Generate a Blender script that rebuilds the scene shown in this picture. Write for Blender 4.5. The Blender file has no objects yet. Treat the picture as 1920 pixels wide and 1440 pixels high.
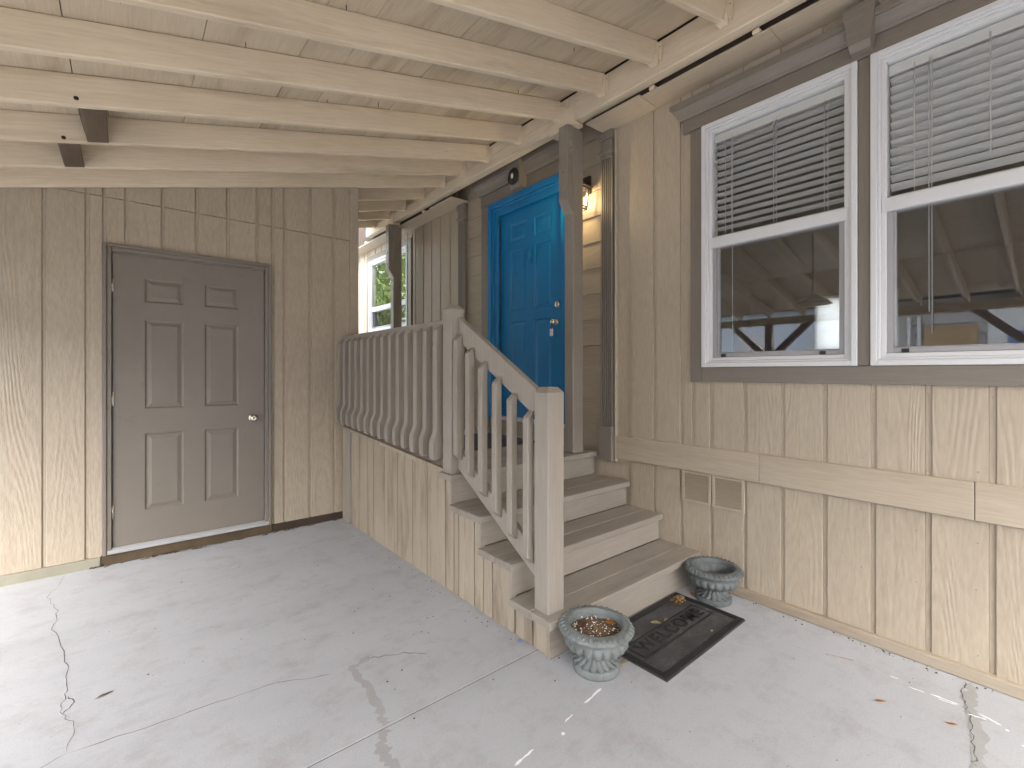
import bpy, bmesh, math, random
from mathutils import Vector, Matrix
random.seed(7)
S = bpy.context.scene
R = math.radians

# ------------------------------------------------------------------ camera
cam = bpy.data.cameras.new("camera")
cam.sensor_width = 36.0
cam.lens = 16.437
cam.shift_y = -0.01146
cam.clip_start = 0.05
cam.clip_end = 600
co = bpy.data.objects.new("camera", cam)
co.location = (-2.81, 0, 1.3226)
co.rotation_euler = (R(90), 0, R(-39.593))
S.collection.objects.link(co)
S.camera = co

# ------------------------------------------------------------------ world, sun, exposure
W = bpy.data.worlds.new("World")
S.world = W
W.use_nodes = True
wn = W.node_tree.nodes
wl = W.node_tree.links
bg = wn["Background"]
sky = wn.new("ShaderNodeTexSky")
sky.sky_type = 'NISHITA'
sky.sun_disc = False
sky.sun_elevation = R(40)
sky.sun_rotation = R(218)
sky.dust_density = 3.0
hs = wn.new("ShaderNodeHueSaturation")
hs.inputs['Saturation'].default_value = 0.34
wl.new(sky.outputs[0], hs.inputs['Color'])
wl.new(hs.outputs[0], bg.inputs[0])
bg.inputs[1].default_value = 0.15
sl = bpy.data.lights.new("sun", 'SUN')
sl.energy = 0.5
sl.angle = R(75)
sl.color = (1.0, 0.98, 0.95)
so = bpy.data.objects.new("sun", sl)
sd = Vector((-math.sin(R(38)) * math.cos(R(40)), -math.cos(R(38)) * math.cos(R(40)), math.sin(R(40))))
so.rotation_euler = sd.to_track_quat('Z', 'Y').to_euler()
so.location = (-8, -8, 10)
S.collection.objects.link(so)
S.view_settings.view_transform = 'Standard'
S.view_settings.look = 'None'
S.view_settings.gamma = 1
S.view_settings.use_curve_mapping = False
S.view_settings.exposure = 3.34
S.cycles.use_denoising = True
S.cycles.denoising_prefilter = 'ACCURATE'
S.cycles.adaptive_threshold = 0.006
S.cycles.max_bounces = 12
S.cycles.diffuse_bounces = 9
S.cycles.transparent_max_bounces = 16
S.cycles.sample_clamp_indirect = 6.0

# ------------------------------------------------------------------ materials
def newmat(name):
    m = bpy.data.materials.new(name)
    m.use_nodes = True
    return m, m.node_tree.nodes, m.node_tree.links, m.node_tree.nodes["Principled BSDF"]

def coords(n, l, scale, rand=True):
    tc = n.new("ShaderNodeTexCoord")
    mp = n.new("ShaderNodeMapping")
    mp.inputs['Scale'].default_value = scale
    l.new(tc.outputs['Object'], mp.inputs['Vector'])
    if rand:
        oi = n.new("ShaderNodeObjectInfo")
        mu = n.new("ShaderNodeMath"); mu.operation = 'MULTIPLY'
        mu.inputs[1].default_value = 37.0
        l.new(oi.outputs['Random'], mu.inputs[0])
        ad = n.new("ShaderNodeVectorMath"); ad.operation = 'ADD'
        l.new(mp.outputs[0], ad.inputs[0]); l.new(mu.outputs[0], ad.inputs[1])
        return ad.outputs[0]
    return mp.outputs[0]

def noise(n, l, vec, scale, detail=3, rough=0.55):
    t = n.new("ShaderNodeTexNoise")
    t.inputs['Scale'].default_value = scale
    t.inputs['Detail'].default_value = detail
    t.inputs['Roughness'].default_value = rough
    l.new(vec, t.inputs['Vector'])
    return t.outputs['Fac']

def ramp(n, l, fac, stops):
    r = n.new("ShaderNodeValToRGB")
    el = r.color_ramp.elements
    while len(el) < len(stops): el.new(0.5)
    for e, (p, c) in zip(el, stops):
        e.position = p
        e.color = (*c, 1) if len(c) == 3 else c
    l.new(fac, r.inputs['Fac'])
    return r.outputs['Color']

def mixc(n, l, fac, a, b, mode='MIX'):
    m = n.new("ShaderNodeMix"); m.data_type = 'RGBA'; m.blend_type = mode
    if hasattr(fac, 'links'): l.new(fac, m.inputs[0])
    else: m.inputs[0].default_value = fac
    for i, v in ((6, a), (7, b)):
        if hasattr(v, 'links'): l.new(v, m.inputs[i])
        else: m.inputs[i].default_value = (*v, 1)
    return m.outputs[2]

def mth(n, l, op, a, b=None):
    m = n.new("ShaderNodeMath"); m.operation = op
    for i, v in ((0, a), (1, b)):
        if v is None: continue
        if hasattr(v, 'links'): l.new(v, m.inputs[i])
        else: m.inputs[i].default_value = v
    return m.outputs[0]

def bump(n, l, p, h, strength, dist):
    b = n.new("ShaderNodeBump")
    b.inputs['Strength'].default_value = strength
    b.inputs['Distance'].default_value = dist
    l.new(h, b.inputs['Height'])
    l.new(b.outputs[0], p.inputs['Normal'])
    return b

def sc(c, k): return tuple(min(1, x * k) for x in c)

def grain_mat(name, col, axis='Z', rings=26, depth=0.0022, var=0.10, rough=0.6, stretch=0.10, fine=0.5, dirt=None, strength=0.6, nsc=3.2, fst=0.05, fsc=120):
    """painted wood or embossed siding: contour grain running along one axis, as relief, with shading also painted into its valleys"""
    m, n, l, p = newmat(name)
    s = [1, 1, 1]
    s['XYZ'.index(axis)] = stretch
    v = coords(n, l, s)
    a = noise(n, l, v, nsc, 1.5, 0.45)
    c = mth(n, l, 'SINE', mth(n, l, 'MULTIPLY', a, rings * 2))
    s2 = [1, 1, 1]; s2['XYZ'.index(axis)] = fst
    v2 = coords(n, l, s2)
    f = noise(n, l, v2, fsc, 3, 0.6)
    patch = noise(n, l, coords(n, l, (1, 1, 1)), 2.2, 3, 0.6)
    msk = ramp(n, l, patch, [(0.3, (0.25,) * 3), (0.6, (1,) * 3)])
    h = mth(n, l, 'ADD', mth(n, l, 'MULTIPLY', mth(n, l, 'MULTIPLY', c, msk), 0.5), mth(n, l, 'MULTIPLY', f, fine))
    bump(n, l, p, h, strength, depth)
    big = noise(n, l, coords(n, l, (1, 1, 1), True), 1.3, 4, 0.6)
    base = ramp(n, l, big, [(0.25, sc(col, 1 - var)), (0.75, sc(col, 1 + var))])
    fi = ramp(n, l, f, [(0.3, (0.90, 0.89, 0.88)), (0.7, (1.05, 1.05, 1.05))])
    base = mixc(n, l, 1.0, base, fi, 'MULTIPLY')
    ve = ramp(n, l, mth(n, l, 'MULTIPLY', mth(n, l, 'ADD', c, 1.0), 0.5), [(0.0, (0.95, 0.94, 0.93)), (0.35, (1.0, 1.0, 1.0))])  # grain valleys darkened in the colour, standing in for relief shading
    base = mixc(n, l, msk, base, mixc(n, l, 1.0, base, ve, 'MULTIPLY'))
    if dirt:
        sd_ = [1, 1, 1]; sd_['XYZ'.index(axis)] = 0.12
        dn = noise(n, l, coords(n, l, sd_), dirt[2], 5, 0.7)
        dm = ramp(n, l, dn, [(dirt[1], (0, 0, 0)), (min(1, dirt[1] + 0.14), (1, 1, 1))])
        base = mixc(n, l, mth(n, l, 'MULTIPLY', dm, dirt[3]), base, dirt[0])
    l.new(base, p.inputs['Base Color'])
    p.inputs['Roughness'].default_value = rough
    return m

def paint_mat(name, col, var=0.08, rough=0.5, bumpd=0.0006, scale=60, dirt=None, metal=0.0):
    m, n, l, p = newmat(name)
    v = coords(n, l, (1, 1, 1))
    big = noise(n, l, v, 2.5, 5, 0.62)
    base = ramp(n, l, big, [(0.25, sc(col, 1 - var)), (0.75, sc(col, 1 + var))])
    if dirt:
        dn = noise(n, l, v, dirt[2], 6, 0.7)
        dm = ramp(n, l, dn, [(dirt[1], (0, 0, 0)), (min(1, dirt[1] + 0.12), (1, 1, 1))])
        base = mixc(n, l, mth(n, l, 'MULTIPLY', dm, dirt[3]), base, dirt[0])
    l.new(base, p.inputs['Base Color'])
    rr = ramp(n, l, noise(n, l, v, 7, 3), [(0.3, (rough - 0.08,) * 3), (0.7, (rough + 0.1,) * 3)])
    l.new(rr, p.inputs['Roughness'])
    p.inputs['Metallic'].default_value = metal
    f = noise(n, l, v, scale, 3, 0.6)
    bump(n, l, p, f, 0.5, bumpd)
    return m

BEIGE = (0.438, 0.373, 0.290)
CREAM = (0.67, 0.575, 0.440)
TAUPE = (0.205, 0.180, 0.152)
PORCH = (0.320, 0.287, 0.248)
M = {}
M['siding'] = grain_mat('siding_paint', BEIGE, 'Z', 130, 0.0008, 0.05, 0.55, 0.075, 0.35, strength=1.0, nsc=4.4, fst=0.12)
M['siding_rough'] = grain_mat('skirt_siding_paint', sc(BEIGE, 0.93), 'Z', 90, 0.0007, 0.06, 0.6, 0.12, 2.4, fst=0.16, fsc=85, nsc=3.4, dirt=((0.26, 0.20, 0.14), 0.66, 9, 0.25), strength=1.0)
M['shed_siding'] = grain_mat('shed_siding_paint', sc(BEIGE, 0.92), 'Z', 80, 0.0011, 0.06, 0.44, 0.14, 2.6, strength=1.0, fst=0.22, fsc=85)
M['porch_skirt'] = grain_mat('porch_skirt_paint', sc(BEIGE, 0.86), 'Z', 12, 0.0010, 0.10, 0.62, 0.05, 0.8, dirt=((0.15, 0.11, 0.075), 0.52, 9, 0.62))
M['lap'] = grain_mat('lap_siding_paint', sc(BEIGE, 0.90), 'Y', 20, 0.002, 0.07, 0.6, 0.10, 0.7)
M['band'] = grain_mat('band_paint', sc(BEIGE, 1.0), 'Y', 14, 0.0010, 0.05, 0.55, 0.06, 0.8)
M['base'] = grain_mat('base_trim_paint', sc(BEIGE, 0.78), 'Y', 10, 0.001, 0.12, 0.6, 0.06, 0.8, dirt=((0.22, 0.16, 0.11), 0.55, 6, 0.5))
M['rafter'] = grain_mat('rafter_paint', CREAM, 'X', 16, 0.0008, 0.09, 0.6, 0.06, 0.7, dirt=((0.33, 0.24, 0.15), 0.55, 5, 0.42))
M['beam'] = grain_mat('beam_paint', sc(CREAM, 0.97), 'Y', 14, 0.0010, 0.08, 0.6, 0.06, 0.7, dirt=((0.24, 0.185, 0.14), 0.58, 7, 0.5))
M['roof_board'] = grain_mat('roof_board_paint', sc(CREAM, 0.82), 'Y', 14, 0.0014, 0.10, 0.65, 0.08, 0.9, dirt=((0.27, 0.20, 0.13), 0.52, 5, 0.5))
M['soffit'] = grain_mat('soffit_paint', sc(BEIGE, 1.12), 'Y', 8, 0.0005, 0.06, 0.6, 0.06, 0.6)
M['taupe'] = grain_mat('taupe_trim_paint', TAUPE, 'Z', 10, 0.0006, 0.07, 0.5, 0.07, 0.8)
M['taupe_h'] = grain_mat('taupe_trim_paint_level', TAUPE, 'Y', 10, 0.0006, 0.07, 0.5, 0.07, 0.8)
M['post'] = grain_mat('post_paint', sc(TAUPE, 1.30), 'Z', 10, 0.0008, 0.08, 0.5, 0.06, 0.8)
M['rail'] = grain_mat('railing_paint', PORCH, 'Z', 8, 0.0005, 0.07, 0.5, 0.07, 0.7, dirt=((0.30, 0.21, 0.15), 0.66, 6, 0.3))
M['tread'] = grain_mat('tread_paint', sc(PORCH, 0.95), 'X', 10, 0.0007, 0.10, 0.55, 0.06, 0.8, dirt=((0.15, 0.118, 0.09), 0.55, 5, 0.5))
M['riser'] = grain_mat('riser_paint', sc(PORCH, 0.98), 'X', 10, 0.0005, 0.06, 0.5, 0.06, 0.7, dirt=((0.17, 0.135, 0.10), 0.58, 5, 0.4))
M['rim'] = paint_mat('rim_board_paint', (0.16, 0.125, 0.10), 0.15, 0.6)
M['door_taupe'] = paint_mat('door_taupe_paint', (0.188, 0.164, 0.139), 0.07, 0.40, 0.0004, 90, dirt=((0.10, 0.08, 0.066), 0.60, 4, 0.4))
M['blue'] = paint_mat('door_blue_paint', (0.003, 0.165, 0.400), 0.10, 0.36, 0.0004, 70)
M['vinyl'] = paint_mat('white_vinyl', (0.66, 0.665, 0.68), 0.012, 0.38, 0.00003, 30)
M['blind'] = paint_mat('blind_slat_white', (0.64, 0.64, 0.63), 0.03, 0.45, 0.0002, 60)
M['screen_frame'] = paint_mat('screen_frame_aluminium', (0.34, 0.34, 0.35), 0.05, 0.4, 0.0002, 60)
M['black'] = paint_mat('black_plastic', (0.012, 0.012, 0.012), 0.2, 0.4)
M['bronze'] = paint_mat('bronze_metal', (0.03, 0.022, 0.018), 0.2, 0.4)
M['steel'] = paint_mat('satin_nickel', (0.62, 0.58, 0.50), 0.05, 0.22, 0.0001, 60, metal=1.0)
M['galv'] = paint_mat('galvanised_paint_flaked', sc(CREAM, 1.0), 0.12, 0.6, 0.001, 40, dirt=((0.10, 0.075, 0.05), 0.66, 40, 0.8))
M['hanger'] = paint_mat('hanger_paint', sc(CREAM, 1.02), 0.06, 0.55, 0.0006, 50)
M['dark_wood'] = grain_mat('weathered_block', (0.125, 0.092, 0.062), 'Y', 14, 0.0015, 0.25, 0.8, 0.1, 1.0)
M['fascia'] = paint_mat('eave_fascia_brown', (0.05, 0.032, 0.022), 0.3, 0.8)
M['white'] = paint_mat('white_paint', (0.78, 0.78, 0.77), 0.03, 0.5)
M['curb'] = paint_mat('curb_concrete', (0.27, 0.255, 0.20), 0.2, 0.9, 0.002, 40, dirt=((0.15, 0.10, 0.06), 0.6, 8, 0.6))
M['rot'] = paint_mat('decayed_wood_debris', (0.085, 0.06, 0.035), 0.7, 0.9, 0.004, 60)
M['perlite'] = paint_mat('perlite_white', (0.75, 0.74, 0.70), 0.05, 0.8)
M['soil'] = paint_mat('potting_soil_brown', (0.13, 0.085, 0.05), 0.5, 0.95, 0.0015, 90)
M['leaf_tan'] = paint_mat('dry_leaf_tan', (0.42, 0.29, 0.12), 0.25, 0.7)
M['leaf_yellow'] = paint_mat('dry_leaf_yellow', (0.46, 0.40, 0.20), 0.25, 0.7)
M['leaf_brown'] = paint_mat('dry_leaf_brown', (0.18, 0.085, 0.035), 0.25, 0.7)
M['leaf_orange'] = paint_mat('dry_leaf_orange', (0.45, 0.20, 0.05), 0.25, 0.7)
M['speck'] = paint_mat('dark_debris', (0.035, 0.026, 0.02), 0.4, 0.9)
M['crack'] = paint_mat('crack_dirt', (0.10, 0.09, 0.08), 0.4, 0.95)
M['bark'] = paint_mat('bark_brown', (0.10, 0.075, 0.055), 0.3, 0.9, 0.01, 20)
M['room'] = paint_mat('room_wall_paint', (0.36, 0.31, 0.26), 0.05, 0.8)
M['roofing'] = paint_mat('roofing_felt', (0.05, 0.05, 0.05), 0.1, 0.9)
M['n_siding'] = paint_mat('grey_brown_siding', (0.50, 0.48, 0.46), 0.1, 0.7)
M['n_white'] = paint_mat('pale_blue_wall', (0.62, 0.70, 0.80), 0.06, 0.6)
M['n_cream'] = paint_mat('added_cream_wall', (0.60, 0.57, 0.52), 0.06, 0.7)
M['n_tan'] = paint_mat('brown_board', (0.46, 0.32, 0.17), 0.2, 0.7)
M['n_blue'] = paint_mat('blue_plastic', (0.16, 0.24, 0.50), 0.1, 0.5)

def concrete(name, col):
    m, n, l, p = newmat(name)
    v = coords(n, l, (1, 1, 1), False)
    vs = coords(n, l, (0.45, 1.5, 1), False)
    a = noise(n, l, vs, 1.7, 6, 0.65)
    b = noise(n, l, v, 6.0, 6, 0.7)
    c = noise(n, l, v, 140, 3, 0.7)
    k = noise(n, l, v, 420, 2, 0.6)
    base = ramp(n, l, a, [(0.28, sc(col, 0.91)), (0.5, col), (0.75, sc(col, 1.05))])
    base = mixc(n, l, mth(n, l, 'MULTIPLY', ramp(n, l, b, [(0.49, (0,) * 3), (0.71, (1,) * 3)]), 0.36), base, (0.23, 0.208, 0.18))
    base = mixc(n, l, mth(n, l, 'MULTIPLY', ramp(n, l, noise(n, l, vs, 4.3, 7, 0.75), [(0.56, (0,) * 3), (0.72, (1,) * 3)]), 0.30), base, (0.22, 0.22, 0.225))
    base = mixc(n, l, 1.0, base, ramp(n, l, c, [(0.3, (0.93,) * 3), (0.7, (1.05,) * 3)]), 'MULTIPLY')
    sp = ramp(n, l, k, [(0.26, (1,) * 3), (0.31, (0,) * 3)])
    base = mixc(n, l, mth(n, l, 'MULTIPLY', sp, 0.4), base, (0.13, 0.12, 0.11))
    l.new(base, p.inputs['Base Color'])
    p.inputs['Roughness'].default_value = 0.78
    h = mth(n, l, 'ADD', mth(n, l, 'MULTIPLY', b, 0.6), mth(n, l, 'ADD', c, mth(n, l, 'MULTIPLY', k, 0.5)))
    bump(n, l, p, h, 0.55, 0.0016)
    return m
M['concrete'] = concrete('slab_concrete', (0.385, 0.394, 0.414))
M['patch'] = concrete('repair_mortar', (0.315, 0.315, 0.312))
M['gravel'] = concrete('gravel_ground', (0.53, 0.525, 0.515))

def urn_mat(name, c1, c2):
    m, n, l, p = newmat(name)
    v = coords(n, l, (1, 1, 1))
    a = noise(n, l, v, 9, 6, 0.7)
    b = noise(n, l, v, 60, 4, 0.7)
    base = ramp(n, l, a, [(0.3, c2), (0.5, c1), (0.75, sc(c1, 1.22))])
    base = mixc(n, l, mth(n, l, 'MULTIPLY', ramp(n, l, b, [(0.5, (0,) * 3), (0.75, (1,) * 3)]), 0.25), base, (0.30, 0.28, 0.24))
    l.new(base, p.inputs['Base Color'])
    p.inputs['Roughness'].default_value = 0.75
    bump(n, l, p, b, 0.4, 0.0006)
    return m
M['urn_a'] = urn_mat('urn_grey_green', (0.155, 0.173, 0.170), (0.092, 0.10, 0.096))
M['urn_b'] = urn_mat('urn_dark_green', (0.105, 0.118, 0.120), (0.060, 0.067, 0.066))

def rubber(name):
    m, n, l, p = newmat(name)
    v = coords(n, l, (1, 1, 1), False)
    vs = coords(n, l, (1.0, 2.2, 1), False)
    a = noise(n, l, vs, 5, 6, 0.72)
    b = noise(n, l, v, 90, 3, 0.7)
    base = ramp(n, l, a, [(0.36, (0.026, 0.026, 0.028)), (0.56, (0.062, 0.060, 0.060)), (0.74, (0.17, 0.145, 0.115))])
    l.new(base, p.inputs['Base Color'])
    p.inputs['Roughness'].default_value = 0.5
    bump(n, l, p, b, 0.4, 0.001)
    return m
M['rubber'] = rubber('black_rubber')

M['rubber_dark'] = paint_mat('rubber_clean', (0.016, 0.016, 0.017), 0.25, 0.6)
def glass_mat(name, tint, f0=0.045):
    m, n, l, p = newmat(name)
    n.remove(p)
    out = n["Material Output"]
    t = n.new("ShaderNodeBsdfTransparent"); t.inputs[0].default_value = (*tint, 1)
    g = n.new("ShaderNodeBsdfGlossy"); g.inputs['Roughness'].default_value = 0.01
    ge = n.new("ShaderNodeNewGeometry")
    dp = n.new("ShaderNodeVectorMath"); dp.operation = 'DOT_PRODUCT'
    l.new(ge.outputs['Incoming'], dp.inputs[0]); l.new(ge.outputs['Normal'], dp.inputs[1])
    inv = mth(n, l, 'SUBTRACT', 1.0, mth(n, l, 'ABSOLUTE', dp.outputs['Value']))
    fr = mth(n, l, 'ADD', mth(n, l, 'MULTIPLY', mth(n, l, 'POWER', inv, 5.0), 1 - f0), f0)
    mx = n.new("ShaderNodeMixShader")
    l.new(fr, mx.inputs[0]); l.new(t.outputs[0], mx.inputs[1]); l.new(g.outputs[0], mx.inputs[2])
    l.new(mx.outputs[0], out.inputs['Surface'])
    return m
M['glass'] = glass_mat('window_glass', (0.97, 0.985, 0.985), 0.17)
M['glass_clear'] = glass_mat('upper_window_glass', (0.98, 0.985, 0.985), 0.045)
M['lamp_glass'] = glass_mat('lantern_glass', (0.97, 0.96, 0.93), 0.04)

def screen_mat():
    m, n, l, p = newmat('insect_screen')
    n.remove(p)
    out = n["Material Output"]
    t = n.new("ShaderNodeBsdfTransparent")
    d = n.new("ShaderNodeBsdfDiffuse"); d.inputs[0].default_value = (0.03, 0.03, 0.033, 1)
    mx = n.new("ShaderNodeMixShader"); mx.inputs[0].default_value = 0.14
    l.new(t.outputs[0], mx.inputs[1]); l.new(d.outputs[0], mx.inputs[2])
    l.new(mx.outputs[0], out.inputs['Surface'])
    return m
M['screen'] = screen_mat()

def emit(name, col, k):
    m, n, l, p = newmat(name)
    p.inputs['Base Color'].default_value = (*col, 1)
    p.inputs['Emission Color'].default_value = (*col, 1)
    p.inputs['Emission Strength'].default_value = k
    return m
M['bulb'] = emit('lit_bulb', (1.0, 0.80, 0.45), 9)

def leafmat(name, c):
    m, n, l, p = newmat(name)
    v = coords(n, l, (1, 1, 1), False)
    a = noise(n, l, v, 2.5, 4, 0.7)
    base = ramp(n, l, a, [(0.3, sc(c, 0.55)), (0.7, sc(c, 1.5))])
    l.new(base, p.inputs['Base Color'])
    p.inputs['Roughness'].default_value = 0.6
    return m
M['foliage'] = leafmat('tree_foliage', (0.15, 0.22, 0.045))

# ------------------------------------------------------------------ mesh helpers
COL = S.collection
def bm_new(): return bmesh.new()

def box(bm, x0, x1, y0, y1, z0, z1, bev=0.002, mi=0):
    if x0 > x1: x0, x1 = x1, x0
    if y0 > y1: y0, y1 = y1, y0
    if z0 > z1: z0, z1 = z1, z0
    vs = [bm.verts.new((x, y, z)) for x in (x0, x1) for y in (y0, y1) for z in (z0, z1)]
    F = [(0, 1, 3, 2), (4, 6, 7, 5), (0, 4, 5, 1), (2, 3, 7, 6), (0, 2, 6, 4), (1, 5, 7, 3)]
    fs = [bm.faces.new([vs[i] for i in f]) for f in F]
    for f in fs: f.material_index = mi
    if bev and min(x1 - x0, y1 - y0, z1 - z0) > 2.5 * bev:
        es = list({e for f in fs for e in f.edges})
        bmesh.ops.bevel(bm, geom=es, offset=bev, segments=1, affect='EDGES', profile=0.5)
    return vs

def prism(bm, pts, axis, a, b, bev=0.0, mi=0):
    """extrude a closed polygon; pts are the two other coordinates in axis order"""
    def mk3(p, t):
        if axis == 'X': return (t, p[0], p[1])
        if axis == 'Y': return (p[0], t, p[1])
        return (p[0], p[1], t)
    A = [bm.verts.new(mk3(p, a)) for p in pts]
    B = [bm.verts.new(mk3(p, b)) for p in pts]
    n = len(pts)
    fs = [bm.faces.new(A[::-1]), bm.faces.new(B)]
    for i in range(n):
        fs.append(bm.faces.new((A[i], A[(i + 1) % n], B[(i + 1) % n], B[i])))
    for f in fs: f.material_index = mi
    bmesh.ops.recalc_face_normals(bm, faces=fs)
    if bev:
        es = list({e for f in fs for e in f.edges})
        bmesh.ops.bevel(bm, geom=es, offset=bev, segments=1, affect='EDGES', profile=0.5)
    return A, B

def lathe(bm, prof, c=(0, 0, 0), seg=32, axis='Z', rfun=None, mi=0, caps=True):
    rings = []
    for (r, z) in prof:
        ring = []
        for i in range(seg):
            a = 2 * math.pi * i / seg
            rr = r if rfun is None else rfun(r, z, a)
            x, y = rr * math.cos(a), rr * math.sin(a)
            if axis == 'Z': p = (c[0] + x, c[1] + y, c[2] + z)
            elif axis == 'X': p = (c[0] + z, c[1] + x, c[2] + y)
            else: p = (c[0] + x, c[1] + z, c[2] + y)
            ring.append(bm.verts.new(p))
        rings.append(ring)
    fs = []
    for A, B in zip(rings, rings[1:]):
        for i in range(seg):
            fs.append(bm.faces.new((A[i], A[(i + 1) % seg], B[(i + 1) % seg], B[i])))
    if caps and prof[0][0] > 1e-5: fs.append(bm.faces.new(rings[0][::-1]))
    if caps and prof[-1][0] > 1e-5: fs.append(bm.faces.new(rings[-1]))
    bmesh.ops.remove_doubles(bm, verts=[v for r in rings for v in r], dist=1e-6)
    fs = [f for f in fs if f.is_valid]
    for f in fs: f.smooth = True; f.material_index = mi
    bmesh.ops.recalc_face_normals(bm, faces=fs)

def tube(bm, pts, r, seg=6, mi=0):
    rings = []
    pts = [Vector(p) for p in pts]
    for i, p in enumerate(pts):
        d = (pts[min(i + 1, len(pts) - 1)] - pts[max(i - 1, 0)]).normalized()
        u = d.orthogonal().normalized(); w = d.cross(u)
        rr = r[i] if isinstance(r, (list, tuple)) else r
        rings.append([bm.verts.new(p + rr * (math.cos(2 * math.pi * k / seg) * u + math.sin(2 * math.pi * k / seg) * w)) for k in range(seg)])
    fs = []
    for A, B in zip(rings, rings[1:]):
        best = min(range(seg), key=lambda o: (A[0].co - B[o].co).length)
        B[:] = B[best:] + B[:best]
        for i in range(seg):
            fs.append(bm.faces.new((A[i], A[(i + 1) % seg], B[(i + 1) % seg], B[i])))
    fs.append(bm.faces.new(rings[0][::-1])); fs.append(bm.faces.new(rings[-1]))
    for f in fs: f.smooth = True; f.material_index = mi
    bmesh.ops.recalc_face_normals(bm, faces=fs)

ORG = {}
def thing(name, label, cat, loc=(0, 0, 0), group=None):
    o = bpy.data.objects.new(name, None)
    COL.objects.link(o); o.location = loc
    o.empty_display_size = 0.1
    o['label'] = label; o['category'] = cat
    if group: o['group'] = group
    ORG[o.name] = Vector(loc)
    return o

def obj(name, bm, mats, parent=None, origin=None, label=None):
    """links bm (built in world coordinates) as one mesh object whose origin is at `origin`"""
    me = bpy.data.meshes.new(name)
    po = ORG.get(parent.name, Vector((0, 0, 0))) if parent else Vector((0, 0, 0))
    if origin is None:
        xs = [v.co for v in bm.verts]
        lo = Vector((min(v[i] for v in xs) for i in range(3))); hi = Vector((max(v[i] for v in xs) for i in range(3)))
        origin = (lo + hi) / 2; origin.z = lo.z
    origin = Vector(origin)
    bmesh.ops.translate(bm, verts=bm.verts, vec=-origin)
    bm.to_mesh(me); bm.free()
    for mm in (mats if isinstance(mats, (list, tuple)) else [mats]): me.materials.append(mm)
    o = bpy.data.objects.new(name, me)
    COL.objects.link(o)
    if parent: o.parent = parent
    o.location = origin - po
    ORG[o.name] = origin
    if label: o['label'] = label
    return o

def dup(o, loc, parent=None):
    """a copy of a part (sharing its mesh) at a world location, with its sub-parts"""
    c = o.copy(); COL.objects.link(c)
    parent = parent or o.parent
    c.parent = parent
    c.location = Vector(loc) - (ORG.get(parent.name, Vector((0, 0, 0))) if parent else Vector((0, 0, 0)))
    ORG[c.name] = Vector(loc)
    for ch in list(o.children):
        d = ch.copy(); COL.objects.link(d); d.parent = c
    return c

def tag(o, label, cat, group=None):
    o['label'] = label; o['category'] = cat
    if group: o['group'] = group
    return o

def bx(name, mat, parent, x0, x1, y0, y1, z0, z1, bev=0.002, label=None):
    bm = bm_new(); box(bm, x0, x1, y0, y1, z0, z1, bev)
    return obj(name, bm, mat, parent, label=label)

# ------------------------------------------------------------------ ground and slabs
bm = bm_new(); box(bm, -60, 60, -60, 60, -0.30, -0.035, 0)
g = obj('ground', bm, M['gravel']); g['kind'] = 'structure'

def slab(x0, x1, y0, y1):
    bm = bm_new(); box(bm, x0, x1, y0, y1, -0.034, 0.0, 0.0015)
    o = obj('concrete_slab', bm, M['concrete'], origin=(0, 0, 0)); o['kind'] = 'structure'
    return o
slab_back = slab(-5.4, -1.15, 1.648, 4.30)
slab_front = slab(-5.4, 0.02, -5.2, 1.640)

bm = bm_new(); box(bm, -5.4, -1.28, 1.6395, 1.6485, -0.033, -0.005, 0)
obj('joint_filler', bm, M['crack'], slab_front)
def strip(bm, pts, w, z, jit=0.0, steps=6):
    """a thin ragged strip along a polyline on the slab"""
    P = []
    for (a, b) in zip(pts, pts[1:]):
        for k in range(steps):
            t = k / steps
            P.append(Vector((a[0] + (b[0] - a[0]) * t, a[1] + (b[1] - a[1]) * t)))
    P.append(Vector(pts[-1][:2]))
    prev = None
    for i, p in enumerate(P):
        d = (P[min(i + 1, len(P) - 1)] - P[max(i - 1, 0)])
        if d.length < 1e-6: d = Vector((1, 0))
        d.normalize(); nrm = Vector((-d.y, d.x))
        q = p + nrm * random.uniform(-jit, jit)
        ww = w(i / (len(P) - 1)) if callable(w) else w
        ww *= random.uniform(0.45, 1.3)
        if i in (0, len(P) - 1): ww *= 0.25
        a = bm.verts.new((q.x + nrm.x * ww / 2, q.y + nrm.y * ww / 2, z))
        b = bm.verts.new((q.x - nrm.x * ww / 2, q.y - nrm.y * ww / 2, z))
        if prev: bm.faces.new((prev[0], prev[1], b, a))
        prev = (a, b)

bm = bm_new()
strip(bm, [(-3.10, 4.25), (-3.12, 4.1), (-3.16, 3.855), (-3.10, 3.6), (-3.095, 3.358), (-3.017, 2.947), (-2.991, 2.691), (-3.008, 2.545), (-2.96, 2.4), (-2.963, 2.24)],
      lambda t: 0.0014 + 0.0016 * math.sin(math.pi * t) ** 2, 0.0012, 0.008, 7)
strip(bm, [(-2.963, 2.235), (-3.1, 2.16), (-3.4, 2.02)], 0.003, 0.0012, 0.006, 6)
strip(bm, [(-2.963, 2.23), (-2.66, 2.202), (-2.35, 2.183), (-2.118, 2.081)], 0.0030, 0.0012, 0.006, 7)
strip(bm, [(-2.99, 2.62), (-2.965, 2.56), (-3.0, 2.5)], 0.004, 0.0012, 0.004, 4)
for f in bm.faces: f.smooth = False
obj('slab_crack', bm, M['crack'], slab_back)
bm = bm_new()
strip(bm, [(-1.95, 2.09), (-1.80, 2.02), (-1.717, 1.951)], 0.004, 0.0012, 0.006, 6)
obj('slab_crack', bm, M['crack'], slab_back)
bm = bm_new()
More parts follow.
